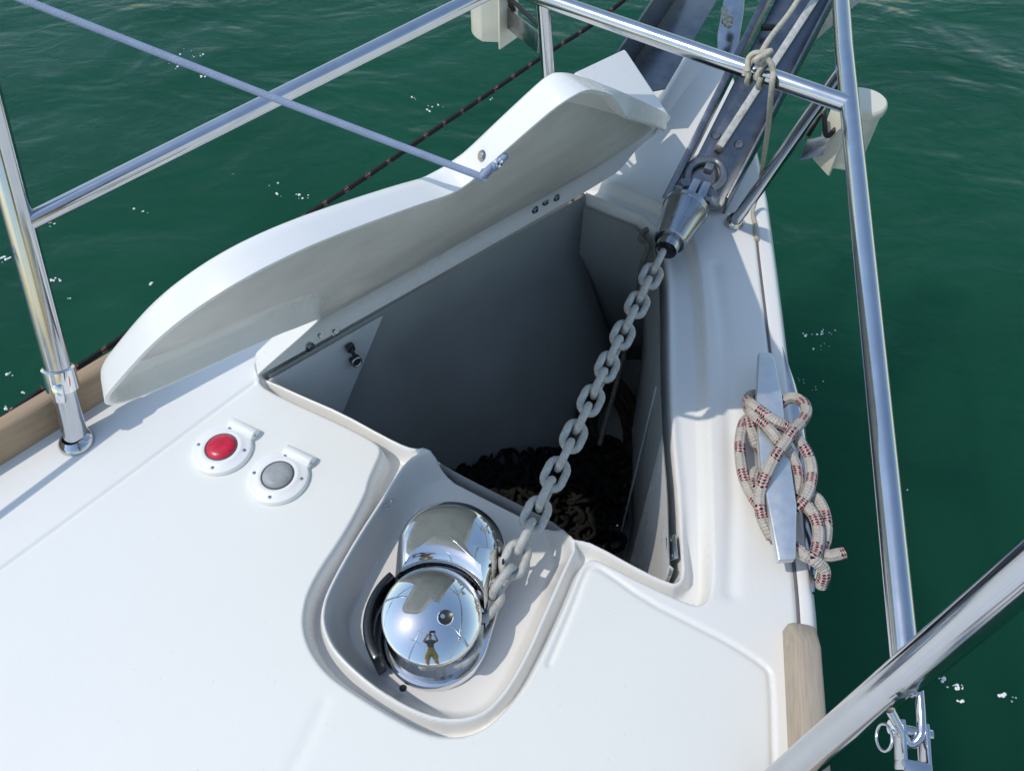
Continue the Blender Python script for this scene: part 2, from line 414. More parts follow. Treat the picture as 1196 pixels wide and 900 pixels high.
G_px = [(882, 255), (886, 300), (899, 407), (915, 550), (929, 677), (934, 745)]
K_star = [(966, 853), (956, 710), (942, 580), (928, 460), (916, 360), (908, 299), (898, 227), (884, 160), (866, 105)]
A2 = P(305, 440); B2 = P(690, 222); HD = (B2 - A2).normalized(); OB = Vector((-HD.y, HD.x, 0))
Sp = chaikin(xy(S_px), 2); Rp = chaikin(xy(R_px), 2); Hp = chaikin(xy(H_px), 1); Gp = xy(G_px)
ks = xy(K_star); e = ks[0] - ks[1]; e /= np.linalg.norm(e)
PA = P(0, 544); PB = P(136, 459); pdir = (PB - PA).normalized(); pn = Vector((-pdir.y, pdir.x, 0))
ka = PA + pn * .040; kb = PB + pn * .040; kc = P(728, 84)
mid = (kb + kc) / 2 + pn * .02
Kp = np.vstack([[ks[0] + e * .45 + np.array([.02, 0])], [ks[0] + e * .2 + np.array([.004, 0])], ks, xy([(850, 64), (826, 60), (800, 56), (770, 70)]),
                [[kc.x, kc.y], [mid.x, mid.y], [kb.x, kb.y], [ka.x, ka.y], [(ka - pdir * .3 - pn * -.0).x, (ka - pdir * .3).y], [(ka - pdir * .9 + pn * -.05).x, (ka - pdir * .9).y]]])
# creases that border the non-slip panels
CR = [xy([(-60, 708), (0, 665), (150, 555), (262, 472), (297, 447)]),
      xy([(641, 775), (668, 712), (684, 668), (693, 661), (705, 666), (754, 701), (812, 730), (853, 751), (893, 777), (901, 790), (903, 882), (906, 960)]),
      xy([(378, 822), (341, 900), (320, 950)])]
CR[1] = chaikin(CR[1], 1, False)
MO = xy([(853, 690), (856, 580), (852, 480), (846, 380), (836, 310)])       # soft moulding beside the seat

def build_deck(parent):
    x0, x1, y0, y1, h = -1.16, .78, -.02, 2.08, .0026
    xs = np.arange(x0, x1, h, dtype=np.float32); ys = np.arange(y0, y1, h, dtype=np.float32)
    X, Y = np.meshgrid(xs, ys)
    sS = seg_dist(X, Y, Sp); sR = seg_dist(X, Y, Rp); sH = seg_dist(X, Y, Hp); sK = seg_dist(X, Y, Kp)
    sU = np.minimum(sR, sH)
    Z = np.zeros_like(X)
    # side decks a touch lower than the non-slip panels: crease grooves
    for i, c in enumerate(CR):
        d = seg_dist(X, Y, c, False); Z -= (.0032 if i < 2 else .001) * np.exp(-(d / (.0036 if i < 2 else .01)) ** 2)
    d = seg_dist(X, Y, MO, False); Z -= .004 * np.exp(-(d / .012) ** 2)
    g = seg_dist(X, Y, Gp, False); Z -= .004 * np.exp(-(g / .0042) ** 2)
    # gentle camber and unevenness of hand-laid glassfibre
    Z += .0012 * np.sin(X * 5.1 + 1) * np.sin(Y * 4.3)
    # seat round the opening, gutter and drip lip
    star = ss(.12, .22, X) * ss(.45, .62, Y)                     # starboard seat is broad and shallow
    Zs = -(.043 * (1 - star) + .020 * star) * ss(-.002, .010 + .010 * star, -sS)
    lip = .032 * (1 - star * .85) * (np.exp(-((sU - .003) / .0075) ** 2))
    Zs = Zs + lip * (sS < 0)
    Z = Z + Zs
    # windlass well
    f = ss(.002, -.025, sR)
    Z = Z * (1 - f) + FLOOR * f
    # opening
    f = ss(.001, -.012, sH)
    Z = Z - .055 * f - 1.5 * np.maximum(0, -sH - .0115)
    # rounded gunwale
    t = np.clip((sK + .016) / .028, 0, 2); Z = Z - .052 * t ** 2.2
    # forward bow rises into a rounded step beside the port channel
    smooth = np.clip(ss(.004, -.004, sS) + ss(.0, .012, X * 0), 0, 1)
    stb = ss(-.10, -.095, sK) * (X > .05)
    panel2 = seg_dist(X, Y, np.vstack([CR[1], [[-.5, -.2]], [[-.3, .3]]]))   # rough inside test of the starboard non-slip panel
    inpan = (seg_dist(X, Y, np.vstack([CR[1], [[.02, -.2]], [[.02, .30]]])) < 0)
    right = (X > .10) & (~inpan) & (sS > 0)
    smooth = np.maximum(smooth, right.astype(np.float32))
    ridge = CR[0]; side = ((X - ridge[0][0]) * (ridge[-1][1] - ridge[0][1]) - (Y - ridge[0][1]) * (ridge[-1][0] - ridge[0][0])) < 0
    smooth = np.maximum(smooth, .12 * side * (X < .1))
    ny, nx = X.shape
    keep = (sK < .012) & (sH > -.0140)
    fk = keep[:-1, :-1] | keep[1:, :-1] | keep[:-1, 1:] | keep[1:, 1:]
    idx = np.arange(nx * ny).reshape(ny, nx)
    q = np.stack([idx[:-1, :-1], idx[:-1, 1:], idx[1:, 1:], idx[1:, :-1]], -1)[fk]
    used = np.unique(q); remap = np.full(nx * ny, -1, np.int64); remap[used] = np.arange(len(used)); q = remap[q]
    co = np.stack([X.ravel(), Y.ravel(), Z.ravel()], -1)[used].astype(np.float32)
    me = bpy.data.meshes.new('deck_moulding')
    me.vertices.add(len(co)); me.vertices.foreach_set('co', co.ravel())
    me.loops.add(q.size); me.loops.foreach_set('vertex_index', q.ravel().astype(np.int32))
    me.polygons.add(len(q)); me.polygons.foreach_set('loop_start', np.arange(0, q.size, 4, dtype=np.int32))
    me.update(calc_edges=True)
    at = me.attributes.new('smooth', 'FLOAT', 'POINT'); at.data.foreach_set('value', smooth.ravel()[used].astype(np.float32))
    return link('deck_moulding', me, parent, M['deck'], True)

yacht = thing('yacht_bow', 'white fibreglass yacht foredeck with an open anchor locker and a windlass well', 'yacht')
build_deck(yacht)

def offset_poly(p, d):
    """positive d grows a polygon (either winding)"""
    p = np.asarray(p); n = len(p); a = 0.5 * np.sum(p[:, 0] * np.roll(p[:, 1], -1) - np.roll(p[:, 0], -1) * p[:, 1])
    t = np.roll(p, -1, 0) - np.roll(p, 1, 0); t /= np.linalg.norm(t, axis=1, keepdims=True) + 1e-9
    nr = np.stack([t[:, 1], -t[:, 0]], -1) * (1 if a > 0 else -1)
    return p + nr * d
def loft(name, rings, m, parent, cap_last=False, smooth=True, auto=40):
    n = len(rings[0]); V = [v for r in rings for v in r]; Fc = []
    for k in range(len(rings) - 1):
        for i in range(n):
            j = (i + 1) % n; Fc.append((k * n + i, k * n + j, (k + 1) * n + j, (k + 1) * n + i))
    if cap_last: Fc.append(tuple((len(rings) - 1) * n + i for i in range(n)))
    return mesh(name, V, Fc, parent, m, smooth, auto=auto)
# hull sides
ctr = np.array([-.05, .7])
Kh = offset_poly(chaikin(Kp, 2), .0105)
def hull_ring(z, f):
    return [Vector((c[0] + (x - c[0]) * f, c[1] + (y - c[1]) * f, z)) for x, y in Kh for c in (ctr,)]
loft('hull_side', [hull_ring(-.045, 1.0), hull_ring(-.10, 1.001), hull_ring(-.4, .93), hull_ring(-.8, .80), hull_ring(-1.3, .62)], M['hullgel'], yacht)
# the rest of the foredeck behind the camera, coarse
def aft_deck():
    a = Vector((Kp[0][0], Kp[0][1], 0)); b = Vector((Kp[-1][0], Kp[-1][1], 0))
    ax = -(HD * .75 + Vector((.13, .99, 0)) * .75).normalized()
    sd = Vector((-ax.y, ax.x, 0))
    rows = []
    b0 = P(-240, 720); a0 = Vector((.425, .01, 0))
    for t, wd in ((0, 0), (1.2, .28), (3.0, .52), (6, .6)):
        rows.append((b0 + ax * t + (b0 - a0).normalized() * wd, a0 + ax * t - (b0 - a0).normalized() * wd))
    V, Fc = [], []
    for l, r in rows:
        V += [l + Vector((0, 0, -.9)), l + Vector((0, 0, -.008)), r + Vector((0, 0, -.008)), r + Vector((0, 0, -.9))]
    for k in range(len(rows) - 1):
        for i in range(3): Fc.append((k * 4 + i, k * 4 + i + 1, k * 4 + 5 + i, k * 4 + 4 + i))
    mesh('aft_deck', V, Fc, yacht, M['gel'])
    c = (rows[1][0] + rows[1][1]) / 2 + ax * 1.2
    R = frame_z((0, 0, 1), sd)
    V, Fc = box_data(c + ax * 1.3 + Vector((0, 0, .14)), 1.5, 2.8, .32, R)
    mesh('cabin_trunk', V, Fc, yacht, M['gel'], bevel=.08, segs=4)
    return c, ax
cabin_c, aft_ax = aft_deck()

# ---------------------------------------------------------------- locker inside
def locker():
    def hz(px, py, z=-.03): return P(px, py, z)
    # top points, pulled back a little under the drip lip
    tA = P(311, 444, -.012) ; tB = P(684, 226, -.012); tC = P(764, 262, -.012); tD = P(784, 488, -.012); tE = P(793, 585, -.012); tF = P(792, 676, -.012); tG = P(690, 640, -.012)
    tH = P(506, 552, FLOOR); tI = P(472, 524, -.012)
    ins = -.0180; zt = -.010
    zb = -.62
    Hin = offset_poly(Hp, ins)
    n = len(Hin)
    def near(w): return int(np.argmin(((Hin - np.array([w.x, w.y])) ** 2).sum(1)))
    def run(a, b):
        i, j = near(a), near(b); k = []
        while True:
            k.append(i)
            if i == j: break
            i = (i + 1) % n
        return [Vector((*Hin[t], zt)) for t in k]
    b1, b2, b3, b4 = P(512, 592, zb), P(645, 535, zb), P(728, 452, zb), P(738, 610, zb)
    def wall(name, tops, bots, m):
        V = []; Fc = []; N = len(tops); K = 6
        for i, t in enumerate(tops):
            f = i / max(1, N - 1); fb = f * (len(bots) - 1); k = min(int(fb), len(bots) - 2); bb = bots[k].lerp(bots[k + 1], fb - k)
            for s in range(K):
                u = (s - 1) / (K - 2); kn = Vector((t.x, t.y, min(t.z, -.17))); q = t.copy() if s == 0 else kn.lerp(bb, u); V.append(q)
        for i in range(N - 1):
            for s in range(K - 1): Fc.append((i * K + s, (i + 1) * K + s, (i + 1) * K + s + 1, i * K + s + 1))
        return mesh(name, V, Fc, yacht, m, True)
    fr = P(718, 402, zb)
    fwd_run = [Vector((v.x, v.y, -.035)) for v in run(tC, P(676, 221, -.012))]
    tBq = fwd_run[-1]; sA = A2 + HD * .012; sB = A2 + HD * ((tBq - A2).dot(HD))
    wall('locker_wall', [Vector((tBq.x, tBq.y, -.004))] + [sB.lerp(sA, t) + Vector((0, 0, -.004)) - OB * .001 for t in np.linspace(0, 1, 14)], [fr, b3, b2, b1, b1 + Vector((-.10, -.10, 0))], M['liner'])
    wall('locker_wall', fwd_run, [P(752, 404, zb), fr], M['liner'])
    stb = run(tF, tC)
    wall('locker_wall', stb, [P(722, 700, zb), b4, P(735, 500, zb), P(752, 404, zb)], M['liner'])
    aft = [Vector((v.x, v.y, -.075)) for v in run(tA, tF)]
    bot = [v.copy() for v in aft]
    wall('locker_wall', aft, [b1 + Vector((-.10, -.10, 0)), b1 + Vector((0, -.12, 0)), P(640, 690, zb), P(722, 700, zb)], M['linerw'])
    V = [b1 + Vector((-.16, -.18, 0)), P(560, 760, zb), P(760, 740, zb), P(780, 560, zb), P(780, 420, zb), P(720, 420, zb), P(640, 500, zb), P(500, 560, zb)]
    mesh('locker_floor', V, [tuple(range(len(V)))], yacht, M['liner'])
    # pale liner panel in the port aft corner, its edge standing proud of the grey paint
    off = -OB * .006
    nh = (OB * 1.0).normalized()
    # plane of the port wall near its aft end
    pt0 = sA + Vector((0, 0, -.004)) - OB * .001; ptm = sA.lerp(sB, .35) + Vector((0, 0, -.004)) - OB * .001; pbm = b1 - OB * .004
    nn = (ptm - pt0).cross(pbm - pt0).normalized()
    if nn.dot(OB) > 0: nn = -nn
    p0 = pt0 + nn * .006
    q = [onplane(313, 440, p0, nn), onplane(447, 362, p0, nn), onplane(400, 483, p0, nn), onplane(380, 540, p0, nn), onplane(318, 500, p0, nn)]
    q = [v if v.z < -.012 else v + Vector((0, 0, -.012 - v.z)) for v in q]
    prism('liner_panel', q, -nn * .005, M['linerw'], yacht, bevel=.0012)
    # clip on that panel
    c = onplane(409, 406, p0 + nn * .006, nn); c2 = onplane(415, 421, p0 + nn * .006, nn)
    R = frame_z(nn, (c2 - c).normalized())
    cl = mesh('locker_clip', *merge([box_data(c, .016, .016, .010, R), box_data(c2, .016, .020, .012, R), box_data((c + c2) / 2 + nn * .004, .030, .007, .006, R)]), yacht, M['darkplastic'], bevel=.002)
    tube('clip_ring', [c2 + R @ Vector((.009 * math.cos(t), .009 * math.sin(t), .006)) for t in np.linspace(0, 6.0, 16)], .0022, M['steel'], cl, 8)
    # pale panel on the starboard wall, aft part, with a plain hinge plate
    w0 = P(787, 522, -.012); w1 = P(796, 668, -.012)
    wd = (w1 - w0).normalized(); wd.z = 0; wd.normalize(); wn_ = Vector((wd.y, -wd.x, 0)).normalized()
    if wn_.x > 0: wn_ = -wn_
    Hq = offset_poly(Hp, -.0194)
    tp = [Vector((*Hq[k], -.006)) for k in sorted({near(Vector(v)) for v in run(w1, w0)})]
    tp.sort(key=lambda v: v.y)
    bt = [v + wn_ * .002 + Vector((0, (v.y - tp[-1].y) * .0 - .02, -.44)) for v in tp]
    n_ = len(tp); bk = -wn_ * .0012
    V = tp + bt + [v + bk for v in tp] + [v + bk for v in bt]
    Fc = [(k, k + 1, n_ + k + 1, n_ + k) for k in range(n_ - 1)] + [(2 * n_ + k, 3 * n_ + k, 3 * n_ + k + 1, 2 * n_ + k + 1) for k in range(n_ - 1)] + [(n_ - 1, 3 * n_ - 1, 4 * n_ - 1, 2 * n_ - 1), (0, n_, 3 * n_, 2 * n_)]
    mesh('liner_panel', V, Fc, yacht, M['gel'], True, auto=30)
    p1 = (w0 + w1) / 2 + wn_ * .0225
    wh_ = (wn_ * .75 + Vector((0, 0, .66))).normalized(); c = P(791, 640, -.014) + wn_ * .008; R = frame_z(wh_, Vector((0, 1, 0)))
    hp = box('hinge_plate', c, .040, .018, .004, M['plate'], yacht, R, .0015)
    for s in (-.013, .013):
        lathe('screw', [(0, .0016), (.0022, .0012), (.003, 0)], c + R @ Vector((s, 0, .002)), M['steel'], hp, wh_, 12)
    # thin pale seam running down the starboard wall
    s0 = P(781, 452, -.05) + Vector((-.022, 0, 0)); s1 = P(736, 620, zb + .06) + Vector((-.02, 0, 0))
    tube('wall_seam', [s0, s1], .0022, M['linerw'], yacht, 8)
    # dark rubber seal along the front edge
    tube('rubber_seal', catmull([P(676, 226, -.03), P(720, 243, -.025), P(772, 267, -.03)], 6), .006, M['black'], yacht, 10)
    return zb, (b1, b2, b3, b4)
zb, _b = locker()

# ---------------------------------------------------------------- toe rails, chafe plate
def rail_profile(name, pts, w, hgt, inward, m, label, close_end=True):
    V, Fc, UV = [], [], []
    prof = [(0, 0), (0, hgt * .78), (.004, hgt * .95), (.010, hgt), (w - .008, hgt), (w - .002, hgt * .93), (w, hgt * .75), (w, -.01)]
    n = len(prof); acc = 0
    for i, (p, sc) in enumerate(pts):
        if i: acc += (p - pts[i - 1][0]).length
        for k, (a, b) in enumerate(prof):
            V.append(p + inward * -a + Vector((0, 0, b * (sc if k not in (0, n - 1) else 1))))
    for i in range(len(pts) - 1):
        for k in range(n - 1):
            Fc.append((i * n + k, (i + 1) * n + k, (i + 1) * n + k + 1, i * n + k + 1)); UV.append(((i * .3, k * .02), (i * .3 + .3, k * .02), (i * .3 + .3, k * .02 + .02), (i * .3, k * .02 + .02)))
    Fc.append(tuple(range(n))); UV.append(tuple((0, 0) for _ in range(n)))
    Fc.append(tuple((len(pts) - 1) * n + k for k in range(n))); UV.append(tuple((v * .01, .1) for v in range(n)))
    o = mesh(name, V, Fc, yacht, m, False, UV, bevel=.0025); o['label'] = label
inn = Vector((pn.x, pn.y, 0)) * -1
pp = [PA - pdir * .9, PA - pdir * .3, PA, PA + (PB - PA) * .5, PB, PB + pdir * .10]
rail_profile('toe_rail', [(p, 1) for p in pp], .034, .062, inn, M['teak'], 'brown teak toe rail along the port deck edge')
sa = P(921, 893); sb = P(914, 740); sdv = (sa - sb).normalized(); so = Vector((-sdv.y, sdv.x, 0))
if so.x < 0: so = -so
rail_profile('toe_rail', [(sb - sdv * .006, .55), (sb, .72), (sb + sdv * .03, 1), (sb + sdv * .1, 1), (sa, 1), (sa + sdv * .5, 1)], .036, .055, -so, M['teakpale'], 'bleached teak toe rail end on the starboard deck edge')
pl = [P(917, 405), P(931, 470), P(944, 580), P(953, 660), P(955, 690)]
V, Fc = [], []
for i, p in enumerate(pl):
    wv = (.004, .016, .018, .014, .003)[i]
    for a, z in ((-wv * .4, .001), (wv * .3, .006), (wv, .001), (wv * 1.2, -.02)):
        V.append(p + Vector((a - .006, 0, z - .006)))
for i in range(len(pl) - 1):
    for k in range(3): Fc.append((i * 4 + k, i * 4 + k + 1, i * 4 + 5 + k, i * 4 + 4 + k))
mesh('chafe_plate', V, Fc, yacht, M['steel'], True)

# ---------------------------------------------------------------- locker lid (closed outline = the seat outline, swung up about the port hinge)
EL = math.radians(55)
PD = -math.cos(EL) * OB + Vector((0, 0, math.sin(EL))); LN = math.sin(EL) * OB + Vector((0, 0, math.cos(EL)))
def cdt(poly):
    from mathutils.geometry import delaunay_2d_cdt
    n = len(poly)
    v, e, f, *_ = delaunay_2d_cdt([Vector((float(a), float(b))) for a, b in poly], [(i, (i + 1) % n) for i in range(n)], [], 1, 1e-6)
    return [(q.x, q.y) for q in v], [tuple(t) for t in f]
def lidpt(a, p, n): return A2 + HD * a + PD * p + LN * n
def build_lid():
    root = thing('locker_lid', 'white fibreglass locker lid hinged open on the port side, held by a blue rope', 'hatch lid', tuple(A2))
    ap = []
    for i, q in enumerate(S_px):
        w = P(*q) - A2; a = w.dot(HD); p = -w.dot(OB)
        ap.append([a, p])
    ap = np.array(ap)
    adj = {10: -.010, 11: -.026, 12: -.036, 13: -.040, 14: -.037, 15: -.031, 16: -.024, 17: -.016, 18: -.010, 19: -.004}
    for k, v in adj.items(): ap[k, 0] += v
    for k in (26, 27, 28, 29): ap[k, 1] *= .985
    for k in range(17, 24): ap[k, 1] *= 1.003
    ap = np.vstack([ap[1:34], [[.80, .315], [.935, .180], [.956, .150], [.958, .095], [.935, .055], [.87, .020], [.80, -.008], [.70, -.012], [.03, -.012]]])
    L = chaikin(ap, 2)
    L = L[::1]
    area = .5 * np.sum(L[:, 0] * np.roll(L[:, 1], -1) - np.roll(L[:, 0], -1) * L[:, 1])
    if area < 0: L = L[::-1]
    # resample evenly
    d = np.linalg.norm(np.roll(L, -1, 0) - L, axis=1); cum = np.concatenate([[0], np.cumsum(d)]); tot = cum[-1]; N = 260
    Lc = np.vstack([L, L[:1]]); t = np.linspace(0, tot, N, endpoint=False)
    L = np.stack([np.interp(t, cum, Lc[:, 0]), np.interp(t, cum, Lc[:, 1])], -1)
    TOP = .040; LIP = .003
    layers = [(-.050, TOP - .010), (-.032, TOP - .0110), (-.022, TOP - .0155), (-.0125, TOP - .024), (-.006, LIP + .001), (-.005, LIP), (-.001, LIP), (0, LIP + .001),
              (-.009, TOP - .014), (-.013, TOP - .007), (-.018, TOP - .003), (-.026, TOP - .0006), (-.036, TOP)]
    V, Fc = [], []
    for off, n in layers:
        O = offset_poly(L, off) if off else L.copy()
        und = ss(.36, .56, L[:, 0]) * ss(-.02, .03, L[:, 1] - (.10 + (.95 - L[:, 0]) * .6)) * (.024 if n < .02 else 0)
        O = O - np.stack([und * .66, und * .75], -1)
        fr_ = ss(.86, .94, L[:, 0])
        for (a, p), f_ in zip(O, fr_): V.append(lidpt(a, p, n if n > TOP - .012 else n + (TOP - .012 - n) * f_ * .9))
    for k in range(len(layers) - 1):
        for i in range(N):
            j = (i + 1) % N; Fc.append((k * N + i, k * N + j, (k + 1) * N + j, (k + 1) * N + i))
    cv, ct = cdt(offset_poly(L, layers[-1][0]))
    k0 = len(V); V += [lidpt(a, p, layers[-1][1]) for a, p in cv]; Fc += [tuple(k0 + i for i in t) for t in ct]
    ncap = len(ct); sh = mesh('lid_shell', V, Fc, root, M['gel'], True, auto=50)
    for p_ in list(sh.data.polygons)[-ncap:]: p_.use_smooth = False
    # inner skin as its own, slightly rough face with two shallow stiffening ridges
    O = offset_poly(L, -.049)
    cv, ct = cdt(O); bm = bmesh.new(); vs = [bm.verts.new((a, p, 0)) for a, p in cv]
    for t in ct: bm.faces.new([vs[i] for i in t])
    for _ in range(4):
        es = [e for e in bm.edges if e.calc_length() > .03]
        if not es: break
        bmesh.ops.subdivide_edges(bm, edges=es, cuts=1); bmesh.ops.triangulate(bm, faces=[f for f in bm.faces if len(f.verts) > 3])
    pts = np.array([v.co[:2] for v in bm.verts])
    sdv = seg_dist(pts[:, 0], pts[:, 1], O)
    for v, s in zip(bm.verts, sdv):
        a, p = v.co.x, v.co.y
        k = ss(0, .05, np.array(-s)) if s < 0 else 0
        n = TOP - .010 - .003 * k * math.exp(-((p - .07 - .02 * a) / .02) ** 2) - .010 * float(k) * float(ss(.10, .16, np.array(p)))
        v.co = lidpt(a, p, n)
    bmesh.ops.recalc_face_normals(bm, faces=bm.faces)
    me = bpy.data.meshes.new('inner_skin'); bm.to_mesh(me); bm.free()
    sk = link('inner_skin', me, root, M['lidin'], True)
    # raised hood at the forward end that clears the chain
    T1 = atd(668, 84, 1.50); T2 = atd(730, 55, 1.60); T3 = lidpt(.950, .150, TOP - .001)
    Eb = lidpt(.78, .31, TOP - .001); B1 = lidpt(.77, .05, TOP - .001); B2 = lidpt(.945, .04, TOP - .001)
    mesh('chain_hood', [T1, T2, T3, Eb, B1, B2], [(0, 1, 2), (0, 2, 3), (0, 3, 4), (0, 4, 1), (4, 5, 1), (1, 5, 2)], root, M['gel'], bevel=.007, segs=3)
    # bolts along the hinge
    from mathutils.bvhtree import BVHTree
    def lid_hit(px, py):
        d = ray(px, py).normalized(); best = None
        for ob in (sh, sk):
            off = parent_world(root) + ob.location
            bv = BVHTree.FromPolygons([v.co + off for v in ob.data.vertices], [tuple(p.vertices) for p in ob.data.polygons])
            h = bv.ray_cast(Vector((0, 0, CAMH)), d)
            if h[0] is not None and (best is None or h[3] < best[2]): best = (h[0], h[1] if h[1].dot(d) < 0 else -h[1], h[3])
        return None if best is None else best[:2]
    h = lid_hit(563, 182)
    if h: lathe('lid_plug', [(0, .003), (.004, .003), (.006, .0015), (.0065, 0)], h[0], M['plate'], root, h[1], 16)
    pb = lidpt(0, 0, TOP - .0155)
    for q in ((362, 405), (374, 392), (391, 387), (625, 245), (637, 236), (650, 231)):
        h = lid_hit(*q)
        if h is None: continue
        c, hn_ = h
        bo = lathe('hinge_bolt', [(0, .006), (.004, .006), (.0048, .0045), (.0048, .001), (.0085, .001), (.0095, 0)], c - hn_ * .0005, M['plate'], root, hn_, 12)
    return root, TOP
lid, LTOP = build_lid()

# ---------------------------------------------------------------- blue rope to the lid
lp = lidpt(.205, .640, .018)
dl = depth_of(lp)
e0 = atd(561, 206, dl - .02); e1 = atd(20, -3, dl - .08)
far = e0 + (e1 - e0) * 1.5
ropeb = thing('lid_rope', 'pale blue rope running from the top left corner to a knot on the raised lid', 'rope', tuple(e0))
tube('rope_line', [far, e1, e0.lerp(e1, .5) + Vector((0, 0, -.002)), e0 - (e1 - e0).normalized() * .008], .0040, M['bluerope'], ropeb, 14)
kn = []
for t in np.linspace(0, 4 * math.pi, 40):
    f_ = t / (4 * math.pi); kn.append(e0.lerp(atd(586, 188, dl - .015), f_) + Vector((.004 * math.cos(t * 1.5), .006 * math.sin(t * 1.5), .007 * math.cos(t * 1.5 + .6))))
tube('knot', kn, .0038, M['bluerope'], ropeb, 10)
lathe('rope_stop', [(0, .005), (.003, .0045), (.005, .002), (.0052, -.004)], atd(582, 190, dl - .026), M['chrome'], ropeb, (ray(583, 190) * -1), 18)

# ---------------------------------------------------------------- foot switches
def foot_switch(px, py, lens, label):
    c = P(px, py, 0.0); root = thing('foot_switch', label, 'deck switch', tuple(c), 'windlass foot switches on the deck')
    lathe('switch_ring', [(.0482, 0), (.0482, .004), (.0465, .0075), (.042, .0092), (.036, .0094), (.0335, .0112), (.030, .0118), (.0265, .0112), (.0255, .008)], c, M['whitepl'], root, seg=64)
    off = Vector((-.004, .004, 0))
    lathe('lens_seal', [(.0262, .0098), (.0262, .0116), (.0248, .0124), (.0236, .0118), (.0236, .009)], c, M['ring'], root, seg=48)
    lathe('button', [(.0238, .009), (.0236, .0118), (.021, .0148), (.015, .0168), (.008, .0176), (0, .0178)], c, lens, root, seg=48)
    for a in (70, 160, 250, 340):
        s = c + Vector((.0385 * math.cos(math.radians(a + 12)), .0385 * math.sin(math.radians(a + 12)), .0092))
        lathe('screw', [(0, .0010), (.0015, .0012), (.0028, .0008), (.0032, 0)], s, M['plate'], root, seg=12)
    # hinge barrel of the missing cover
    ax = (P(px + 42, py - 18) - P(px + 10, py - 33)).normalized(); nrm = Vector((-ax.y, ax.x, 0))
    cb = c + nrm * .044 + ax * .006
    V, Fc = [], []
    L = .052; K = 10
    for s in (-L / 2, L / 2):
        V.append(cb + ax * s - nrm * .010)
        for k in range(K + 1):
            a = math.pi * k / K; V.append(cb + ax * s + nrm * (.002 - .011 * math.cos(a)) + Vector((0, 0, .004 + .011 * math.sin(a))))
        V.append(cb + ax * s + nrm * .014)
    n = K + 3
    for k in range(n - 1): Fc.append((k, k + 1, n + k + 1, n + k))
    Fc += [tuple(range(n)), tuple(range(n, 2 * n))]
    mesh('hinge_barrel', V, Fc, root, M['whitepl'], bevel=.001)
    lathe('hinge_pin', [(0, .0008), (.002, .0006), (.0024, 0)], cb + ax * (L / 2) + Vector((0, 0, .007)), M['plate'], root, ax, 10)
    return root
foot_switch(260.5, 526, M['redlens'], 'round white foot switch with a red button, nearer the toe rail')
foot_switch(326, 559, M['greylens'], 'round white foot switch with a grey button, nearer the windlass')

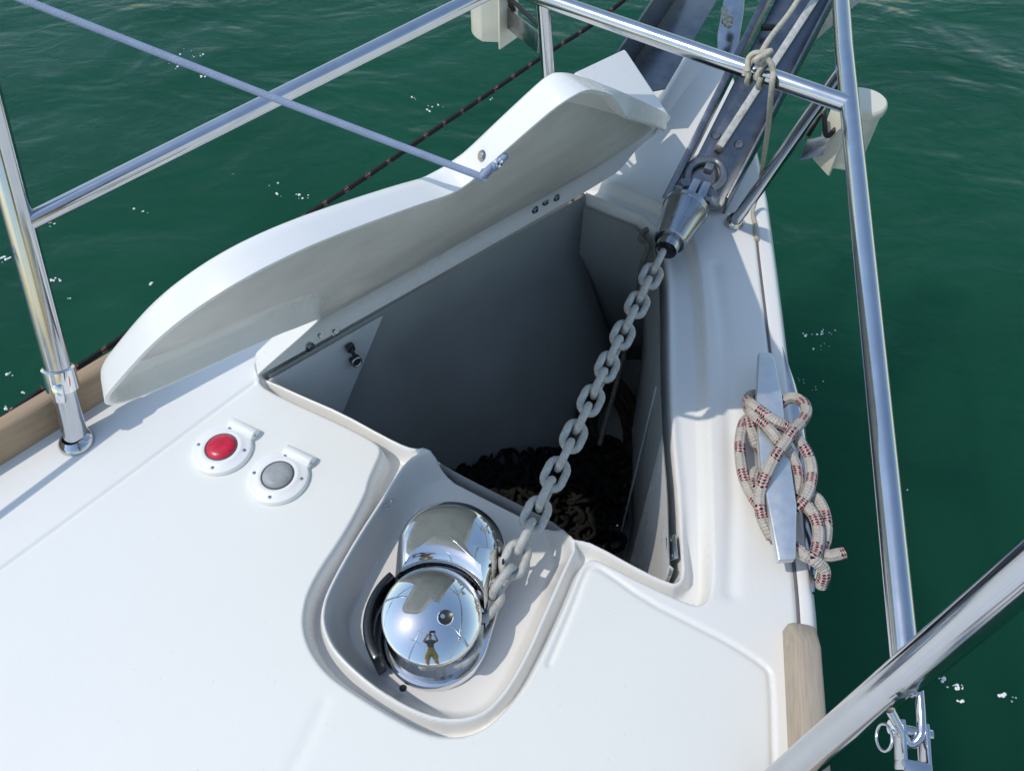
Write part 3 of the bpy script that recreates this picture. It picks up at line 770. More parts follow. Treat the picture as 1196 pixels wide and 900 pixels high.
# ---------------------------------------------------------------- windlass
def windlass():
    c1 = P(504.7, 718.5, 0); c1.z = 0; c2 = P(527, 633, .01); c2.z = 0
    root = thing('anchor_windlass', 'polished chrome anchor windlass with a domed cap, sitting in the deck well', 'windlass', (c1.x, c1.y, FLOOR))
    ax = (c2 - c1).normalized(); D = (c2 - c1).length; sdx = Vector((ax.y, -ax.x, 0))
    fl = FLOOR + .0005
    def stadium(r1, r2, z, n=40):
        al = math.asin(max(-1, min(1, (r1 - r2) / D))); out = []
        for k in range(n + 1):      # round c2 from right to left (angle measured from ax)
            t = (-math.pi / 2 + al) + (math.pi - 2 * al) * k / n
            out.append(c2 + ax * (math.cos(t) * r2) - sdx * (math.sin(t) * r2) + Vector((0, 0, z)))
        for k in range(n + 1):
            t = (math.pi / 2 - al) + (math.pi + 2 * al) * k / n
            out.append(c1 + ax * (math.cos(t) * r1) - sdx * (math.sin(t) * r1) + Vector((0, 0, z)))
        return out
    rings = [stadium(.081, .089, fl), stadium(.081, .089, fl + .006), stadium(.078, .086, fl + .010), stadium(.073, .081, fl + .011)]
    loft('base_plate', rings, M['chrome'], root, True)
    # housing: a rounded hood forward of the gypsy, hollowed where the cap sits
    def hood(z, d, rc):
        out = []; r2 = .086 - d; n = 48; cx = c2 - sdx * (d * .55)
        t0 = math.acos(max(-1, min(1, (0))))
        # concave arc round c1 (radius rc) then sides and the round end
        th = math.asin(min(.985, (.0708 - d * .45) / rc))
        for k in range(25):
            t = th - 2 * th * k / 24
            out.append(c1 + ax * (math.cos(t) * rc) + sdx * (math.sin(t) * rc) + Vector((0, 0, z)))
        for k in range(n + 1):
            t = -math.pi / 2 + math.pi * k / n
            out.append(cx + ax * (math.cos(t) * r2) + sdx * (math.sin(t) * r2) + Vector((0, 0, z)))
        return out
    rings = [hood(fl + .010, 0, .0735), hood(-.036, .001, .0735), hood(-.018, .004, .0738), hood(-.006, .009, .0752), hood(.0025, .0155, .0785), hood(.0090, .0235, .083), hood(.0135, .0325, .089), hood(.0165, .0425, .096)]
    last = rings[-1]; cen = sum(rings[-1], Vector()) / len(rings[-1]); cen.z = .032
    for f_ in (.22, .45, .70, .90): rings.append([Vector((v.x + (cen.x - v.x) * f_, v.y + (cen.y - v.y) * f_, .0165 + .0025 * math.sin(f_ * math.pi / 2))) for v in last])
    loft('motor_hood', rings, M['chrome'], root, True, auto=45)
    # two cooling slots in the right-hand flank
    for s, zz in ((.000, -.012), (.016, -.020)):
        c = c2 - ax * (.012 - s * 1.2) + sdx * (.0808 if s == 0 else .0825) + Vector((0, 0, zz + .008 - (.008 if s else 0))); R = frame_z(sdx, ax)
        box('slot', c, .006, .028, .003, M['black'], root, R, .002)
    # gypsy and cap
    lathe('gypsy', [(.070, fl + .008), (.071, -.046), (.052, -.030), (.046, -.020), (.052, -.012), (.066, -.006), (.066, -.002)], c1, M['plate'], root, seg=56)
    cap_ax = Vector((.10, -.06, 1)).normalized()
    Rr = .105; rim = .0695; h0 = math.sqrt(Rr * Rr - rim * rim)
    prof = [(rim - .006, -.012), (rim - .001, -.010), (rim + .0008, -.006), (rim + .0008, -.002), (rim, 0)]
    for k in range(1, 22):
        a = math.asin(rim / Rr) * (1 - k / 21); prof.append((Rr * math.sin(a), Rr * math.cos(a) - h0))
    prof[-1] = (0, Rr - h0)
    cc = c1 + Vector((0, 0, .004))
    lathe('gypsy_cap', prof, cc, M['chrome'], root, cap_ax, 96, 30)
    ap_ = cc + cap_ax * (Rr - h0)
    R = frame_z(cap_ax)
    sc = onplane(520, 721, cc + cap_ax * (Rr - h0 - .0010), cap_ax)
    so_ = lathe('socket', [(.0112, -.004), (.0112, .0008), (.0100, .0018), (.0092, .0006)], sc, M['chrome'], root, cap_ax, 32)
    lathe('socket_hole', [(.0094, .0008), (.007, -.0002), (.003, -.0010), (0, -.0012)], sc, M['darkplastic'], root, cap_ax, 32)
    # black chain guard round the port side
    V, Fc = [], []; K = 26
    for k in range(K + 1):
        t = math.radians(134 + 84 * k / K) ; dv = Vector((math.cos(t), math.sin(t), 0))
        for r, z in ((.094, fl + .003), (.0985, fl + .004), (.0985, -.012), (.096, -.008), (.087, -.006), (.085, -.010), (.085, fl + .003)):
            V.append(c1 + dv * r + Vector((0, 0, z)))
    for k in range(K):
        for i in range(7): Fc.append((k * 7 + i, k * 7 + (i + 1) % 7, (k + 1) * 7 + (i + 1) % 7, (k + 1) * 7 + i))
    Fc += [tuple(range(7)), tuple(K * 7 + i for i in range(7))]
    mesh('chain_guard', V, Fc, root, M['blacksteel'], bevel=.001)
    return c1, ax
wc1, wax = windlass()
# drain hole and small screws in the well
def well_bits():
    c = P(470.5, 803, FLOOR + .0012)
    lathe('drain_hole', [(0, 0), (.0045, 0), (.0052, -.0004)], c, M['black'], yacht, seg=18)
    for q in ((452, 590), (459, 585)):
        lathe('screw', [(0, .002), (.003, .0015), (.004, 0)], P(*q, -.018), M['plate'], yacht, (.5, -.3, 1), 12)
well_bits()

# ---------------------------------------------------------------- anchor chain
def link_mesh(name, m, pitch=.039, wd=.0130, width=.0430, seg=10):
    R = (width - wd) / 2; hl = pitch / 2 + wd / 2 - R
    path = []
    for k in range(9): a = -math.pi / 2 + math.pi * k / 8; path.append(Vector((hl + R * math.cos(a), R * math.sin(a), 0)))
    for k in range(9): a = math.pi / 2 + math.pi * k / 8; path.append(Vector((-hl + R * math.cos(a), R * math.sin(a), 0)))
    V, Fc, UV = tube_data(path, wd / 2, seg, False, True)
    me = bpy.data.meshes.new(name); me.from_pydata([tuple(v) for v in V], [], Fc); me.materials.append(m)
    me.polygons.foreach_set('use_smooth', np.ones(len(me.polygons), bool)); return me
PITCH = .0375
def chain():
    root = thing('anchor_chain', 'galvanised anchor chain stretched from the windlass to the bow roller over the open locker', 'chain', tuple(wc1))
    me = link_mesh('link', M['galv'], PITCH)
    pts = []
    for a in np.linspace(-95, 5, 9):
        t = math.radians(a); pts.append(wc1 + Vector((.058 * math.cos(t), .058 * math.sin(t), -.021)))
    pts += [P(592, 672, -.012), P(609, 636, .000), P(630, 592, .010)]
    end = P(779, 284, .055)
    path = catmull(pts, 8) + [pts[-1].lerp(end, t) for t in np.linspace(.02, 1, 60)]
    # walk
    seg = [(path[i + 1] - path[i]).length for i in range(len(path) - 1)]; cum = np.concatenate([[0], np.cumsum(seg)])
    def at(s):
        i = min(len(path) - 2, int(np.searchsorted(cum, s)) - 1 if s > 0 else 0); i = max(0, i)
        f = (s - cum[i]) / (seg[i] + 1e-9); return path[i].lerp(path[i + 1], min(1, f))
    n = int(cum[-1] / PITCH); pw = Vector(root.location)
    for k in range(n):
        s = (k + .5) * PITCH; p = at(s); d = (at(s + .012) - at(s - .012)).normalized()
        y = Vector((0, 0, 1)).cross(d).normalized(); z = d.cross(y)
        tw = math.radians(18 if k % 2 else 100) + rng.normal(0, .10)
        y2 = y * math.cos(tw) + z * math.sin(tw); z2 = d.cross(y2)
        o = bpy.data.objects.new('link', me); COL.objects.link(o); o.parent = root
        o.matrix_local = Matrix.Translation(p - pw) @ Matrix((d, y2, z2)).transposed().to_4x4()
chain()

# ---------------------------------------------------------------- what lies in the locker
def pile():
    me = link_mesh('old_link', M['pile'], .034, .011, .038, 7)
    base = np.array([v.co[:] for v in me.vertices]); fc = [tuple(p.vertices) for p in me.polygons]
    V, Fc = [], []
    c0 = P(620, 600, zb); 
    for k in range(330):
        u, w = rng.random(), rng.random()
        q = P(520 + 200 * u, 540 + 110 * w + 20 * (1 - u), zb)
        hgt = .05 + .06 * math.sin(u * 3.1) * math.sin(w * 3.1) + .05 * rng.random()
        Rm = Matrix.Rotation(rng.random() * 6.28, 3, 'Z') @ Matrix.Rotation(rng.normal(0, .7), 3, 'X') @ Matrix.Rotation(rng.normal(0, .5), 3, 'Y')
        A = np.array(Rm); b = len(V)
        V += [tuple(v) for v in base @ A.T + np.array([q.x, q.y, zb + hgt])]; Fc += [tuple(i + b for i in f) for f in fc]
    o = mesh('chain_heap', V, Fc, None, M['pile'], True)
    tag(o, 'dark heap of anchor chain lying in the bottom of the locker', 'chain', kind='stuff')
    pts = []
    ctr = P(712, 500, zb + .05)
    for t in np.linspace(0, 2 * math.pi * 6, 140):
        r = .055 + .05 * (t / 38) + .006 * math.sin(t * 1.7)
        pts.append(ctr + Vector((r * .75 * math.cos(t), r * 1.5 * math.sin(t), .015 * math.sin(t * .8) + .005 * (t / 6))))
    r = tube('coiled_rope', pts, .009, M['oldrope'], None, 9); tag(r, 'muddy brown rope coiled deep in the forward part of the locker', 'rope')
    pts = [P(700, 520, zb + .12), P(722, 440, zb + .2), P(742, 360, zb + .32), P(750, 310, -.06), P(757, 288, -.02), P(748, 278, -.03), P(757, 268, -.03), P(766, 280, -.04)]
    r = tube('stern_line', catmull(pts, 8), .006, M['greyrope'], None, 9); tag(r, 'grey rope end rising out of the locker beside the swivel cone', 'rope'); r.name = 'loose_rope'
pile()

# ---------------------------------------------------------------- pulpit
def pulpit():
    JP = P(24, 264, .33); JS = P(1059, 786, .33); NP = P(588, -18, .45); NS = P(990, 122, .45)
    root = thing('pulpit', 'polished stainless steel tube pulpit around the bow', 'railing', tuple(P(88, 518, 0)))
    r = .0128; rl = .0190
    # port aft leg
    b = P(90, 516, 0); top = b + (JP - b) * 2.1
    cl = b + (JP - b) * .30
    lg = tube('leg', [b, cl], .0182, M['steel'], root, 28)
    lathe('foot_flange', [(.0170, .016), (.0235, .010), (.027, .006), (.028, .002), (.028, 0)], b, M['steel'], lg, (0, 0, 1), 32)
    tube('leg', [cl, top], rl, M['steel'], root, 28)
    d = (JP - b).normalized()
    lathe('clamp', [(.0195, -.020), (.0235, -.018), (.0240, 0), (.0235, .018), (.0195, .020)], cl + d * .01, M['chrome'], root, d, 32)
    box('clamp_screw', cl + d * .004 + Vector((.006, -.024, 0)), .016, .012, .030, M['chrome'], root, frame_z(d), .003)
    # starboard aft leg
    b2 = P(884, 934, 0); top2 = b2 + (JS - b2) * 2.0
    lg = tube('leg', [b2, top2], .0182, M['steel'], root, 30)
    lathe('foot_flange', [(.0175, .016), (.024, .010), (.030, .004), (.030, 0)], b2, M['steel'], lg, (0, 0, 1), 32)
    # side rails, cross rail
    tube('side_rail', [JP, NP, NP + (NP - JP) * .3], r, M['steel'], root, 28)
    K2 = P(986, 60, .468); far = P(978, -60, .50)
    tube('side_rail', [JS] + catmull([JS.lerp(K2, .5), JS.lerp(K2, .93), K2, K2.lerp(far, .15), far], 6), r, M['steel'], root, 28)
    ep = NP + (NP - JP) * .3; dp = (NP - JP).normalized(); ds = (far - K2).normalized()
    tube('bow_rail', catmull([ep, ep + dp * .12, (ep + far) / 2 + (dp + ds) * .17, far + ds * .10, far], 8), r, M['steel'], root, 24)
    tube('cross_rail', [NP, NS], r, M['steel'], root, 28)
    # forward legs
    fb = P(857, 261, 0); ft = P(985, 82, .46)
    lg = tube('leg', [fb, ft], .0118, M['steel'], root, 24)
    lathe('foot_flange', [(.0112, .020), (.0165, .013), (.0200, .006), (.0205, 0)], fb, M['steel'], lg, (0, 0, 1), 32)
    pt = P(634, -4, .45); pm = P(641, 95, .25); pb = pt + (pm - pt) * (pt.z / (pt.z - pm.z))
    tube('leg', [pb, pt], .0118, M['steel'], root, 24)
    # bail on the starboard leg for the lifeline
    pa = P(1040, 829, .318); pc = P(1073, 797, .318)
    tube('bail', catmull([pa, P(1049, 846, .31), P(1062, 868, .30), P(1075, 858, .305), P(1076, 840, .31), pc], 8), .0044, M['steel'], root, 10)
    return JP, JS, b, b2
JP, JS, LB, LB2 = pulpit()

def lifeline_star():
    c = P(1065, 864, .30); root = thing('lifeline', 'starboard lifeline end with a forked toggle and split ring below the pulpit leg', 'lifeline', tuple(c))
    far = P(1069, 960, .29); d = (P(1068, 900, .295) - P(1066, 862, .30)).normalized()
    sd = Vector((1, 0, 0))
    sd = (sd - d * sd.dot(d)).normalized(); up = d.cross(sd)
    R = Matrix((sd, d, up)).transposed()
    parts = []
    for s in (-1, 1):
        k = c + sd * (.0105 * s) + d * .002
        parts.append(box_data(k, .0045, .036, .020, R))
    parts.append(box_data(c + d * .022, .026, .010, .020, R))
    mesh('toggle', *merge(parts), root, M['steel'], bevel=.002)
    tube('pin', [c - sd * .018 - d * .008, c + sd * .018 - d * .008], .0048, M['steel'], root, 12)
    lathe('pin_head', [(0, .004), (.006, .004), (.0075, .002), (.0075, 0)], c - sd * .0155 - d * .008, M['chrome'], root, -sd, 20)
    o = c - sd * .021 + d * .002
    tube('split_ring', [o + (up * .008 * math.cos(t) + d * .0115 * math.sin(t)) - sd * (.006 * (1 - math.cos(t)) * .6) for t in np.linspace(0, 6.5, 28)], .0014, M['steel'], root, 8)
    tube('rod', [c + d * .022, c + d * .9], .0066, M['steel'], root, 16)
lifeline_star()
def lifeline_port():
    a = P(-22, 300, .30); b = Vector((-1.75, -.45, .31))
    root = thing('lifeline', 'port lifeline running aft from the pulpit leg, beyond the left edge', 'lifeline', tuple(a))
    d = (b - a).normalized()
    tube('rod', [a, b], .0065, M['steel'], root, 12)
    tube('toggle', [a + d * .05, a + d * .14], .012, M['steel'], root, 14)
lifeline_port()

# ---------------------------------------------------------------- bow rollers, anchor shank, swivel
def channel(name, label, pts, zfloor, walls, cat='bow roller'):
    pass
def bow_rollers():
    zr, zf = .055, .31
    # starboard channel with the anchor
    L0, L1 = P(781, 226, zr), P(925, -60, zf); R0, R1 = P(853, 226, zr), P(1000, -55, zf)
    root = thing('bow_roller', 'stainless steel bow roller channel holding the anchor shank, starboard of the two', 'bow roller', tuple(L0))
    wl_, wh = .004, .054
    def sheet(n, a, b, c, d, t, par=root, m=M['channel']):
        nn = (b - a).cross(d - a).normalized() * t; return prism(n, [a, b, c, d], nn, m, par, bevel=.0015)
    dn = Vector((0, 0, -wh))
    fl = [L0 + dn + Vector((.010, 0, .012)), R0 + dn + Vector((-.010, 0, .012)), R1 + dn + Vector((-.010, 0, .012)), L1 + dn + Vector((.010, 0, .012))]
    sheet('channel_floor', *fl, -.005)
    sheet('side_plate', L0 + Vector((0, 0, -.012)), L1, L1 + dn, L0 + dn, .006)
    sheet('side_plate', R0 + Vector((0, 0, -.012)), R1, R1 + dn, R0 + dn, .006)
    # folded flange along the port side plate
    fx = (R0 - L0).normalized()
    sheet('plate_flange', L0 - fx * .012 + Vector((0, 0, -.012)), L0 + fx * .004 + Vector((0, 0, -.0105)), L1 + fx * .004 + Vector((0, 0, .0015)), L1 - fx * .012, .004)
    nf = (fl[1] - fl[0]).cross(fl[3] - fl[0]).normalized(); nf = nf if nf.z > 0 else -nf
    for q in ((836, 158), (863, 169)):
        c = onplane(*q, fl[0], nf)
        lathe('screw', [(0, .0005), (.0035, .0008), (.0045, .0022), (.0085, .0022), (.0105, 0)], c + nf * .001, M['cast'], root, nf, 20)
    c = onplane(899, 22, fl[0] + nf * .03, nf)
    box('lug', L0.lerp(L1, .70) + fx * .03 + Vector((0, 0, -.02)), .03, .012, .012, M['black'], root, None, .003)
    box('stop_block', P(787, 217, .03) + Vector((0, 0, -.02)), .018, .030, .040, M['cast'], root, rotz(-.48), .003)
    # anchor shank lying in the channel
    s0 = onplane(839, 174, fl[0] + nf * .014, nf); s1 = onplane(947, 8, fl[0] + nf * .03, nf)
    an = thing('anchor', 'galvanised anchor, its narrow shank lying in the starboard roller channel', 'anchor', tuple(s0))
    d = (s1 - s0).normalized(); sdv = nf.cross(d)
    R = Matrix((d, sdv, nf)).transposed(); Ls = (s1 - s0).length + .30
    mesh('shank', *box_data(s0 + d * Ls / 2, Ls, .016, .026, R), an, M['galv'], bevel=.003)
    f0 = s0 + d * (Ls - .02)
    V = [f0 + nf * .02, f0 + d * .05 + sdv * .13 - nf * .10, f0 - d * .26 - nf * .30, f0 + d * .05 - sdv * .13 - nf * .10, f0 + d * .03 - nf * .03]
    mesh('fluke', V, [(0, 1, 2), (0, 2, 3), (1, 4, 2), (4, 3, 2), (0, 4, 1), (0, 3, 4)], an, M['galv'], bevel=.003)
    # port channel, empty
    z0, z1 = .215, .25
    a0, a1 = P(721, 59, z0), P(782, -32, z1)
    root2 = thing('bow_roller', 'empty stainless steel bow roller channel to port, beside the lid', 'bow roller', tuple(a0))
    c0, c1_ = P(741, 66, z0 - .10), P(806, -30, z1 - .10)
    e0_, e1_ = P(781, 96, z0 - .10), P(854, -28, z1 - .10)
    bk = (a0 - a1).normalized()
    a0 = a0 + bk * .16; c0 = c0 + bk * .16; e0_ = e0_ + bk * .02
    prism('side_plate', [a0, a1, c1_, c0], (c1_ - c0).cross(a0 - c0).normalized() * .005, M['channel'], root2, .0015)
    prism('channel_floor', [c0, c1_, e1_, e0_], (0, 0, -.006), M['channel'], root2, .0015)
    # bracket between the channels with its bolt
    root3 = root2
    br = [P(866, 2, .05), P(869, 9, .04), P(862, 62, .0), P(842, 66, -.02), P(836, 40, -.02), P(846, 4, .04)]
    br = [P(849, -20, .05), P(870, -10, .05), P(868, 14, .045), P(860, 63, .012), P(838, 64, .0), P(838, 40, .01)]
    prism('hinge_bracket', br, (0.004, .003, -.006), M['plate'], root, .001)
    c = P(849, 22, .055); axb = (ray(849, 18) * -1 + Vector((0, .9, .3))).normalized()
    axb = Vector((-.15, .75, .35)).normalized()
    bolt = lathe('roller_bolt', [(0, -.026), (.0062, -.026), (.0070, -.022), (.0070, -.016), (.0120, -.0155), (.0122, -.006), (.0158, -.0055), (.0158, -.001), (.0095, 0), (.0095, .03)], c, M['galv'], root, axb, 28)
    lathe('roller_drum', [(0, .06), (.022, .06), (.030, .052), (.024, 0), (.030, -.052), (.022, -.06), (0, -.06)], P(856, -10, .03), M['black'], root, (R0 - L0).normalized(), 28)
bow_rollers()

def bow_deck():
    """rounded ridge of the bow moulding between the two channels"""
    r0 = P(768, 152, -.012); r1 = P(812, 74, -.004)
    d = (r1 - r0).normalized(); sdv = Vector((d.y, -d.x, 0)); V, Fc = [], []
    prof = [(-.055, -.03), (-.040, .002), (-.030, .012), (-.018, .016), (-.006, .014), (.006, .007), (.020, .001), (.040, -.006)]
    st = [-.10, -.06, 0, .3, .7, 1.0, 1.12]; hs = [.0, .5, .9, 1, 1, 1, .6]
    for t, hh in zip(st, hs):
        for a, z in prof: V.append(r0.lerp(r1, t) + sdv * a + Vector((0, 0, z * (hh if z > 0 else 1) + .004)))
    n = len(prof)
    for i in range(len(st) - 1):
        for k in range(n - 1): Fc.append((i * n + k, i * n + k + 1, (i + 1) * n + k + 1, (i + 1) * n + k))
    mesh('bow_ridge', V, Fc, yacht, M['gel'], True)
bow_deck()

def swivel():
    zc = .060
    t = P(802, 242, zc + .004); b = P(782, 283, zc - .004); root = thing('anchor_swivel', 'grey steel swivel cone and shackle joining the chain to the anchor', 'swivel', tuple(b))
    ax = (t - b).normalized(); Lc = (t - b).length
    lathe('cone', [(.022, 0), (.0285, 0), (.0315, .003), (.0435, Lc * .86), (.0455, Lc * .88), (.0455, Lc * .97), (.043, Lc), (.012, Lc)], b, M['plate'], root, ax, 48)
    lathe('cone_sleeve', [(.0, -.016), (.0195, -.019), (.0195, -.022), (.0215, -.022), (.0220, -.020), (.0220, .006)], b, M['plate'], root, ax, 36)
    sdv = ax.cross(Vector((0, 0, 1))).normalized(); up = sdv.cross(ax); R = Matrix((sdv, ax, up)).transposed()
    for s in (-1, 1):
        box('jaw', t + ax * .028 + sdv * (.0105 * s + .010) + up * .012, .017, .062, .028, M['plate'], root, R, .003)
    box('bolt_head', P(828, 197, zc + .03), .018, .020, .016, M['cast'], root, R, .003)
    lathe('jaw_pin', [(0, .046), (.010, .046), (.012, .042), (.012, .030), (.008, .030), (.008, -.030), (.012, -.030), (.012, -.042), (.010, -.046), (0, -.046)], t + ax * .022 + sdv * .01 + up * .012, M['cast'], root, sdv, 20)
    sh = [P(800, 220, zc), P(799, 205, zc + .004), P(803, 193, zc + .008), P(813, 186, zc + .01), P(826, 184, zc + .01), P(838, 186, zc + .008), P(846, 194, zc + .006), P(848, 206, zc + .004), P(843, 217, zc), P(832, 224, zc - .004)]
    tube('shackle', catmull([q_.lerp(P(824, 207, zc), .14) for q_ in sh], 5), .0090, M['cast'], root, 16)
    for q in ((799, 217), (830, 229)):
        lathe('shackle_eye', [(0, .012), (.010, .011), (.0135, .007), (.0145, 0), (.0135, -.008), (0, -.008)], P(*q, zc + .004), M['cast'], root, (.1, -.2, 1), 24)
swivel()

# ---------------------------------------------------------------- cleat and its mooring rope
def cleat():
    z = .052
    o = [(886, 411), (901, 411), (906, 420), (914, 462), (924, 540), (931, 590), (930, 652), (909, 654), (897, 590), (888, 540), (883, 470)]
    c = P(908, 540, 0); root = thing('cleat', 'grey aluminium mooring cleat on the starboard deck edge, wrapped in rope', 'cleat', tuple(c))
    poly = [P(x, y, z) for x, y in o]
    prism('horn_bar', poly, (0, 0, -.014), M['alu'], root, .003, 3)
    for q in ((905, 505), (914, 570)):
        p = P(*q, .0); p = P(q[0] , q[1], z); 
        lathe('post', [(.020, 0), (.018, .006), (.0135, .016), (.013, z - .008)], (p.x, p.y, 0), M['alu'], root, seg=24)
    a = P(905, 505, z); b = P(914, 570, z); m_ = (a + b) / 2; d = (b - a).normalized()
    mesh('base', *box_data((m_.x, m_.y, .003), (b - a).length + .07, .044, .007, frame_z((0, 0, 1), d)), root, M['alu'], bevel=.003)
cleat()
def mooring():
    def q(x, y, z): return P(840 + x / 3.46, 440 + y / 3.46, z)
    r = .0090
    paths = [
        # right top loop, crossing down to the lower left
        [q(232, 130, .030), q(262, 96, .038), q(300, 84, .046), q(340, 104, .052), q(352, 140, .058), q(332, 182, .066), q(298, 218, .074), q(255, 280, .074), q(222, 330, .072), q(195, 385, .064), q(172, 440, .054), q(163, 490, .044), q(172, 560, .034), q(192, 610, .026), q(215, 650, .018)],
        # top left over the bar to the right-hand loop
        [q(165, 75, .018), q(130, 74, .026), q(116, 95, .040), q(140, 118, .056), q(180, 148, .064), q(225, 178, .064), q(275, 205, .060), q(325, 262, .056), q(362, 325, .052), q(374, 390, .048), q(360, 460, .044), q(330, 510, .040), q(300, 535, .034), q(255, 555, .020)],
        # second strand under it
        [q(118, 128, .036), q(135, 150, .052), q(170, 180, .058), q(205, 215, .060), q(240, 258, .058), q(285, 310, .050), q(312, 365, .042), q(318, 420, .036), q(306, 475, .030), q(280, 520, .018)],
        # big left loop
        [q(150, 160, .014), q(112, 172, .026), q(94, 205, .034), q(84, 270, .036), q(88, 345, .034), q(104, 415, .030), q(132, 475, .026), q(162, 520, .022), q(190, 580, .018), q(225, 640, .012)],
        # inner left strand
        [q(118, 165, .046), q(130, 215, .040), q(150, 268, .030), q(176, 300, .016)],
        [q(178, 372, .014), q(150, 382, .026), q(136, 410, .030), q(140, 450, .028), q(160, 490, .026)],
        # bottom right bights
        [q(292, 505, .018), q(335, 512, .034), q(375, 548, .036), q(398, 600, .032), q(400, 660, .028), q(385, 720, .026), q(350, 725, .032), q(310, 690, .028), q(275, 680, .012)],
        [q(330, 480, .016), q(385, 485, .028), q(418, 530, .026), q(432, 590, .020), q(430, 650, .016), q(418, 705, .012), q(440, 722, .016), q(480, 716, .020), q(506, 710, .022)],
        [q(330, 705, .030), q(375, 735, .032), q(415, 765, .026), q(425, 800, .014), q(408, 845, -.006)],
    ]
    root = tube_multi('mooring_rope', [catmull(p, 7) for p in paths], r, M['mooring'], None, 14)
    tag(root, 'off-white mooring rope with red and black flecks wound round the cleat', 'rope')
mooring()

# ---------------------------------------------------------------- beige cord tied to the cross rail
def cord():
    NPx, NSx = P(588, -18, .45), P(990, 122, .45); d = (NSx - NPx).normalized()
    def onrail(px):
        best = min((NPx.lerp(NSx, t) for t in np.linspace(0, 1, 400)), key=lambda w: abs(598 + F * w.x / depth_of(w) - px)); return best
    up = Vector((0, 0, 1)); ndir = d.cross(up).normalized()
    paths = []
    for px in (876, 889):
        c = onrail(px); paths.append([c + (ndir * math.cos(t) + up * math.sin(t)) * .0172 + d * (.006 * t / 6.28) for t in np.linspace(0, 6.6, 26)])
    dk = depth_of(onrail(885)) - .026
    kp = [atd(873, 84, dk), atd(874, 70, dk - .004), atd(880, 63, dk - .01), atd(890, 62, dk - .012), atd(900, 60, dk - .010), atd(894, 64, dk - .016), atd(884, 69, dk - .016), atd(886, 74, dk - .01), atd(893, 68, dk - .012), atd(900, 74, dk - .01), atd(903, 84, dk - .004), atd(902, 96, dk - .002),
          atd(900, 118, dk + .03), atd(897, 150, dk + .12), atd(892, 185, dk + .24), P(886, 222, .06), P(879, 248, .010), P(882, 262, .004), P(884, 280, .003)]
    paths.append(catmull(kp, 6))
    paths.append(catmull([atd(887, 66, dk - .012), atd(900, 44, dk + .02), atd(926, 10, dk + .07), atd(955, -40, dk + .14)], 6))
    tube('deck_seam', catmull([P(x, y, -.003) for x, y in [(884, 276)] + G_px[1:]], 8), .0026, M['seal'], yacht, 8)
    o = tube_multi('lashing_cord', paths, .0042, M['beigerope'], None, 10)
    tag(o, 'thin beige cord knotted round the cross rail, one end trailing down to the deck', 'cord')
cord()

# ---------------------------------------------------------------- dark rope along the port side of the hull
def dark_line():
    pts = [P(-120, 560, .0), P(0, 490, .0), P(60, 448, .0), P(122, 408, -.01), P(250, 320, -.02), P(360, 250, -.02), P(430, 205, -.01), P(500, 157, .0), P(570, 110, .01), P(640, 62, .03), P(690, 30, .05), P(745, -12, .08)]
    o = tube('jackline', catmull(pts, 12), .0056, M['darkrope'], None, 12); o.name = 'dark_rope'
    tag(o, 'black rope with red flecks strung outside the port toe rail to the bow', 'rope')
dark_line()

# ---------------------------------------------------------------- navigation lights on the pulpit
def nav_light(label, bottom, top, facing, width, mount):
    """half-round housing: bottom and top are points on the flat back's centre line; facing is away from the boat"""
    ax = (top - bottom).normalized(); f = (facing - ax * facing.dot(ax)).normalized(); s = ax.cross(f)
    Ht = (top - bottom).length; R = width / 2
    root = thing('navigation_light', label, 'boat light', tuple(bottom), 'navigation lights on the pulpit')
    def ring(z, k, back=0.0, n=28):
        out = []
        for i in range(n + 1):
            a = -math.pi / 2 + math.pi * i / n
            out.append(bottom + ax * z + f * (math.cos(a) * R * k * 1.15 + back) + s * (math.sin(a) * R * k))
        out.append(bottom + ax * z + s * (R * k * .55) - f * (R * .62)); out.append(bottom + ax * z - s * (R * k * .55) - f * (R * .62))
        return out
    r = [ring(0, .90), ring(.004, .97), ring(Ht * .30, .97), ring(Ht * .70, .97), ring(Ht - .003, .97)]
    V = [v for q in r for v in q]; n = len(r[0]); Fc = [tuple(range(n)), tuple((len(r) - 1) * n + i for i in range(n))]
    for k in range(len(r) - 1):
        for i in range(n): Fc.append((k * n + i, k * n + (i + 1) % n, (k + 1) * n + (i + 1) % n, (k + 1) * n + i))
    mesh('housing', V, Fc, root, M['cream'], bevel=.0015)
    r = [ring(Ht - .002, 1.06), ring(Ht + .006, 1.08), ring(Ht + .010, 1.04), ring(Ht + .012, .98)]
    V = [v for q in r for v in q]; Fc = [tuple(range(n)), tuple((len(r) - 1) * n + i for i in range(n))]
    for k in range(len(r) - 1):
        for i in range(n): Fc.append((k * n + i, k * n + (i + 1) % n, (k + 1) * n + (i + 1) % n, (k + 1) * n + i))
    mesh('cap', V, Fc, root, M['cream'], True, auto=30)
    q = [bottom + s * (R * .66) - f * (.64 * R) - ax * .010, bottom - s * (R * .66) - f * (.64 * R) - ax * .010, top - s * (R * .66) - f * (.64 * R), top + s * (R * .66) - f * (.64 * R)]
    prism('back_plate', q, -f * .004, M['cream'], root, .001)
    # stainless bracket to the tube
    m0 = bottom + ax * Ht * .35 - f * (.66 * R)
    dv = (mount - m0); w = ax * .02
    prism('bracket', [m0 - w, m0 + w, mount + w, mount - w], dv.cross(ax).normalized() * .003, M['plate'], root, .001)
    tube('cable', catmull([m0 + ax * .03, m0 - f * .015 + ax * .02, m0 - f * .02 + s * .02 + ax * .05, mount + ax * .03], 8), .004, M['black'], root, 8)
    return root
t_ = P(1001, 125, .36); b_ = t_ + Vector((0, 0, -.098))
nav_light('cream plastic navigation light seen from behind on the starboard pulpit leg', b_, t_, Vector((.95, .30, 0)), .074, P(938, 176, .27))
t_ = P(578, -30, .38); b_ = t_ + Vector((0, 0, -.115))
